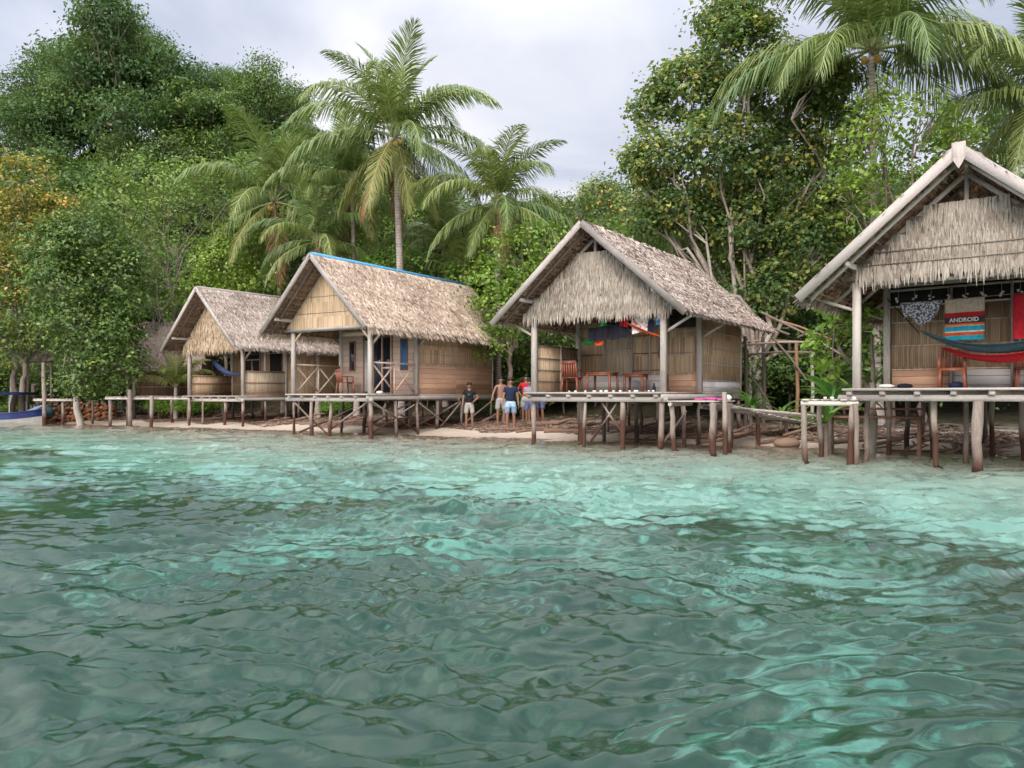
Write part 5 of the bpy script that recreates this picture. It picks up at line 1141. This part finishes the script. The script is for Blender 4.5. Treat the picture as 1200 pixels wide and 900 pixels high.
# small tree with an epiphyte beside the nearest hut
x, y = P(1022, 18.8); o = empty('small_tree', 'thin forked bare trunk with a tuft of strap leaves beside the nearest hut', 'tree', (x, y, gz(x, y)))
k = MB(); limb(k, (0, 0, -.2), (0, 0, 1.75), .10, .085, 6, .03); limb(k, (0, 0, 1.4), (-.75, .1, 2.6), .07, .04, 6, .05); limb(k, (0, 0, 1.7), (.05, .1, 2.9), .06, .03, 5, .05); k.build('trunk', 'bark_pale', o)
def straps(k, c, n, ln, wd, e_lo, e_hi, curl=1.2, r0=0):
    for i in range(n):
        a = i * 2.4 + random.random() * .6; e = random.uniform(e_lo, e_hi); p = Vector(c); seg = 7; l = ln * random.uniform(.75, 1.15); V = []
        s = Vector((-math.sin(a), math.cos(a), 0))
        for j in range(seg + 1):
            t = j / seg; w_ = wd * math.sin(math.pi * (.12 + .85 * t)) * .5 + .004; V += [p - s * w_ + Vector((0, 0, w_ * .35)), p, p + s * w_ + Vector((0, 0, w_ * .35))]
            p = p + Vector((math.cos(a) * math.cos(e), math.sin(a) * math.cos(e), math.sin(e))) * l / seg; e -= curl / seg
        F = [(3 * j + q, 3 * j + q + 1, 3 * j + q + 4, 3 * j + q + 3) for j in range(seg) for q in (0, 1)]
        k.add([tuple(v) for v in V], F)
    return k
straps(MB(), (.02, -.02, 1.7), 16, .75, .05, .4, 1.3).build('epiphyte', 'fern_leaf', o)
for px, D, n, ln, wd, lb in ((973, 18.4, 20, 1.15, .17, 'big bird-nest fern with broad bright leaves behind the low landing'), (1000, 20.5, 14, 1.0, .14, 'second broad-leaved fern in the shade left of the nearest hut'), (880, 23.4, 18, .95, .13, 'broad-leaved fern at the back corner of the middle hut'),
                             (915, 24.5, 16, .9, .07, 'grassy strap-leaved plant under the split pale trunk'), (938, 23.6, 14, .8, .08, 'small strap-leaved plant right of the split pale trunk'), (968, 17.2, 10, .75, .13, 'bright fern leaves hanging below the low landing')):
    x, y = P(px, D); z = gz(x, y); zc = {973: 1.15, 968: .75, 1000: 1.2, 880: 1.0}.get(px, z + .35)
    k = straps(MB(), (0, 0, zc), n, ln, wd, .2, 1.35, 1.3); k.tube([(0, 0, z - .1), (0, 0, zc)], .05, 6, m=1); tag(k.build('fern', ['fern_leaf', 'bark_brown'], None, False, (x, y, 0)), lb, 'fern')

# ---- shared shrubs and forest trees
def proto_tree(h, r_, ls, n, seed, lob=12, trunk=.16):
    k = MB(); L3 = []
    for i in range(lob):
        a = i * 2.4 + seed; q = r_ * .78 * math.sqrt((i + .3) / lob); L3.append((q * math.cos(a), q * math.sin(a), h * (random.uniform(.55, .95) - .22 * i / lob), r_ * random.uniform(.24, .46), r_ * random.uniform(.24, .46), h * random.uniform(.06, .13)))
    L3.append((.3, 0, h * .66, r_ * .5, r_ * .5, h * .16))
    (V, F, r), cl = crown_mb(L3, n, 15, .34, ls); k.add(V, F, r)
    t = MB(); f = np.array([0, 0, h * .42]); limb(t, (0, 0, -.6), f, trunk, trunk * .7, 5, .04)
    for l in L3:
        limb(t, f, l[:3], trunk * .5, trunk * .15, 5, .09)
    for j in range(40): c = cl[random.randrange(len(cl))]; limb(t, f * .3 + c * .6, c, .035, .012, 3, .12)
    return k, t
PT = []
for s in range(6):
    k, t = proto_tree(9.5, 3.7 + .4 * (s % 3), (.20, .24, .27, .19, .22, .30)[s], (1250, 1050, 900, 1350, 1150, 800)[s], s * 1.3)
    PT.append(({mt: k.mesh('crown', mt) for mt in ('leaf_hill', 'leaf_hill_light', 'leaf_dark')}, t.mesh('trunk', 'bark_brown')))
def forest_tree(x, y, h, kind, s, label, group='rainforest trees on the hill behind the huts', wide=1.0):
    g = gz(x, y); o = empty('rainforest_tree', label, 'tree', (x, y, g), random.uniform(0, 6.28), group); sc = h / 9.5; cr_, tr_ = PT[s % 6]; o.scale = (sc * wide, sc * wide, sc); put('crown', cr_[kind], o); put('trunk', tr_, o); return o
k, t = proto_tree(2.6, 1.7, .17, 230, .5, 5, .05); SH = {mt: k.mesh('foliage', mt) for mt in ('leaf_dark', 'leaf_lime', 'leaf_hill_light')}; SHT = t.mesh('stems', 'bark_brown')
def shrub(x, y, s, mt, label, group='shrubs under the trees'):
    o = empty('shrub', label, 'shrub', (x, y, gz(x, y) - .15 * s), random.uniform(0, 6.28), group); o.scale = (s, s, s * random.uniform(.8, 1.15)); put('foliage', SH[mt], o); put('stems', SHT, o)
def skyline(px):
    return np.interp(px, [-80, 0, 30, 60, 100, 140, 180, 215, 260, 300, 335, 380, 520, 600, 640, 700, 760, 900, 1300], [60, 52, 48, 52, 34, 12, 52, 76, 84, 84, 104, 170, 225, 238, 236, 215, 215, 200, 150])
cnt = 0
for j, D in enumerate((42, 45, 48, 51.5, 55, 59, 63.5, 69)):
    step = 3.7 + .12 * j
    for i in range(60):
        x = -.78 * D + i * step + (j % 2) * step / 2 + random.uniform(-.9, .9); y = D + random.uniform(-1.5, 1.5)
        if x > .5 * D: break
        t_ = .515 * x + .857 * y - V0
        if t_ < 7.5 or (D < 47 and 195 < 600 + FPX * x / y < 440): continue
        px = 600 + FPX * x / y; g = gz(x, y); zs_ = CAM_H + (464 - skyline(px)) / FPX * y      # height of the skyline above this spot
        h = random.uniform(6.8, 12)
        if g + h > zs_: h = zs_ - g + random.uniform(-.6, .3)
        if j >= 6: h = max(h, min(12, zs_ - g - random.uniform(0, 1.2)))
        if j >= 3: h = max(h, 5.5)
        if h < 3.5 or (px > 700 and j < 5 and random.random() < .5): continue
        kd = 'leaf_hill' if random.random() < .5 or j > 5 else random.choice(('leaf_dark', 'leaf_hill_light', 'leaf_dark'))
        if x > -6: kd = random.choice(('leaf_dark', 'leaf_hill', 'leaf_hill'))
        where = 'high on the skyline of the hill' if j >= 6 else ('on the slope' if x < -8 else 'in the dim forest behind the middle huts')
        forest_tree(x, y, h, kd, random.randrange(6), ('pale green' if kd == 'leaf_hill_light' else 'dark green') + ' rainforest tree ' + where); cnt += 1
for i in range(90):
    y = random.uniform(46, 66); x = random.uniform(-.7, -.22) * y
    if .515 * x + .857 * y - V0 > 9: shrub(x, y, random.uniform(1.5, 2.3), random.choice(('leaf_dark', 'leaf_hill_light')), 'bushy undergrowth clump between the trees of the hill slope', 'undergrowth clumps on the hill')
for i in range(26):
    D = random.uniform(41.5, 45); x, y = P(-25 + i * 9.5, D); shrub(x, y, random.uniform(.9, 1.5), random.choice(('leaf_dark', 'leaf_dark', 'leaf_hill_light')), 'shady bush behind the trunks and the small jetty at the left', 'bushes behind the left trees')
p = at(142, 60, 60); forest_tree(p.x, p.y, at(142, 8, 60).z - gz(p.x, p.y), 'leaf_hill', 1, 'tallest dark tree crowning the hill at the upper left', None, .85)
p = at(300, 100, 58); forest_tree(p.x, p.y, at(300, 74, 58).z - gz(p.x, p.y), 'leaf_dark', 3, 'dark rounded tree at the right shoulder of the hill', None, .9)
for row, tt in enumerate((9.2, 11.5, 14.5, 18)):
    for i in range(34):
        u = -32 + i * 1.75 + random.uniform(-.6, .6); v = V0 + tt + random.uniform(-.7, .7); x = .857 * u + .515 * v; y = -.515 * u + .857 * v
        if abs(x / y) > .72: continue
        px = 600 + FPX * x / y; s = random.uniform(.8, 1.25) * (1 + .22 * row)
        shrub(x, y, s, 'leaf_dark' if random.random() < .75 else 'leaf_hill_light', 'low shady shrub in the ' + ('undergrowth left of the huts' if px < 330 else 'undergrowth behind the huts'))
for px, D, s in ((186, 37.6, .42), (200, 38.2, .45), (215, 37.4, .40), (232, 38, .38), (250, 38.6, .42), (392, 34.5, .4), (610, 33, .5), (583, 32, .45), (20, 40, .5), (8, 39.5, .45)):
    x, y = P(px, D); shrub(x, y, s, 'leaf_lime', 'small bright green shrub on the beach behind the stilts', 'bright shrubs at the back of the beach')
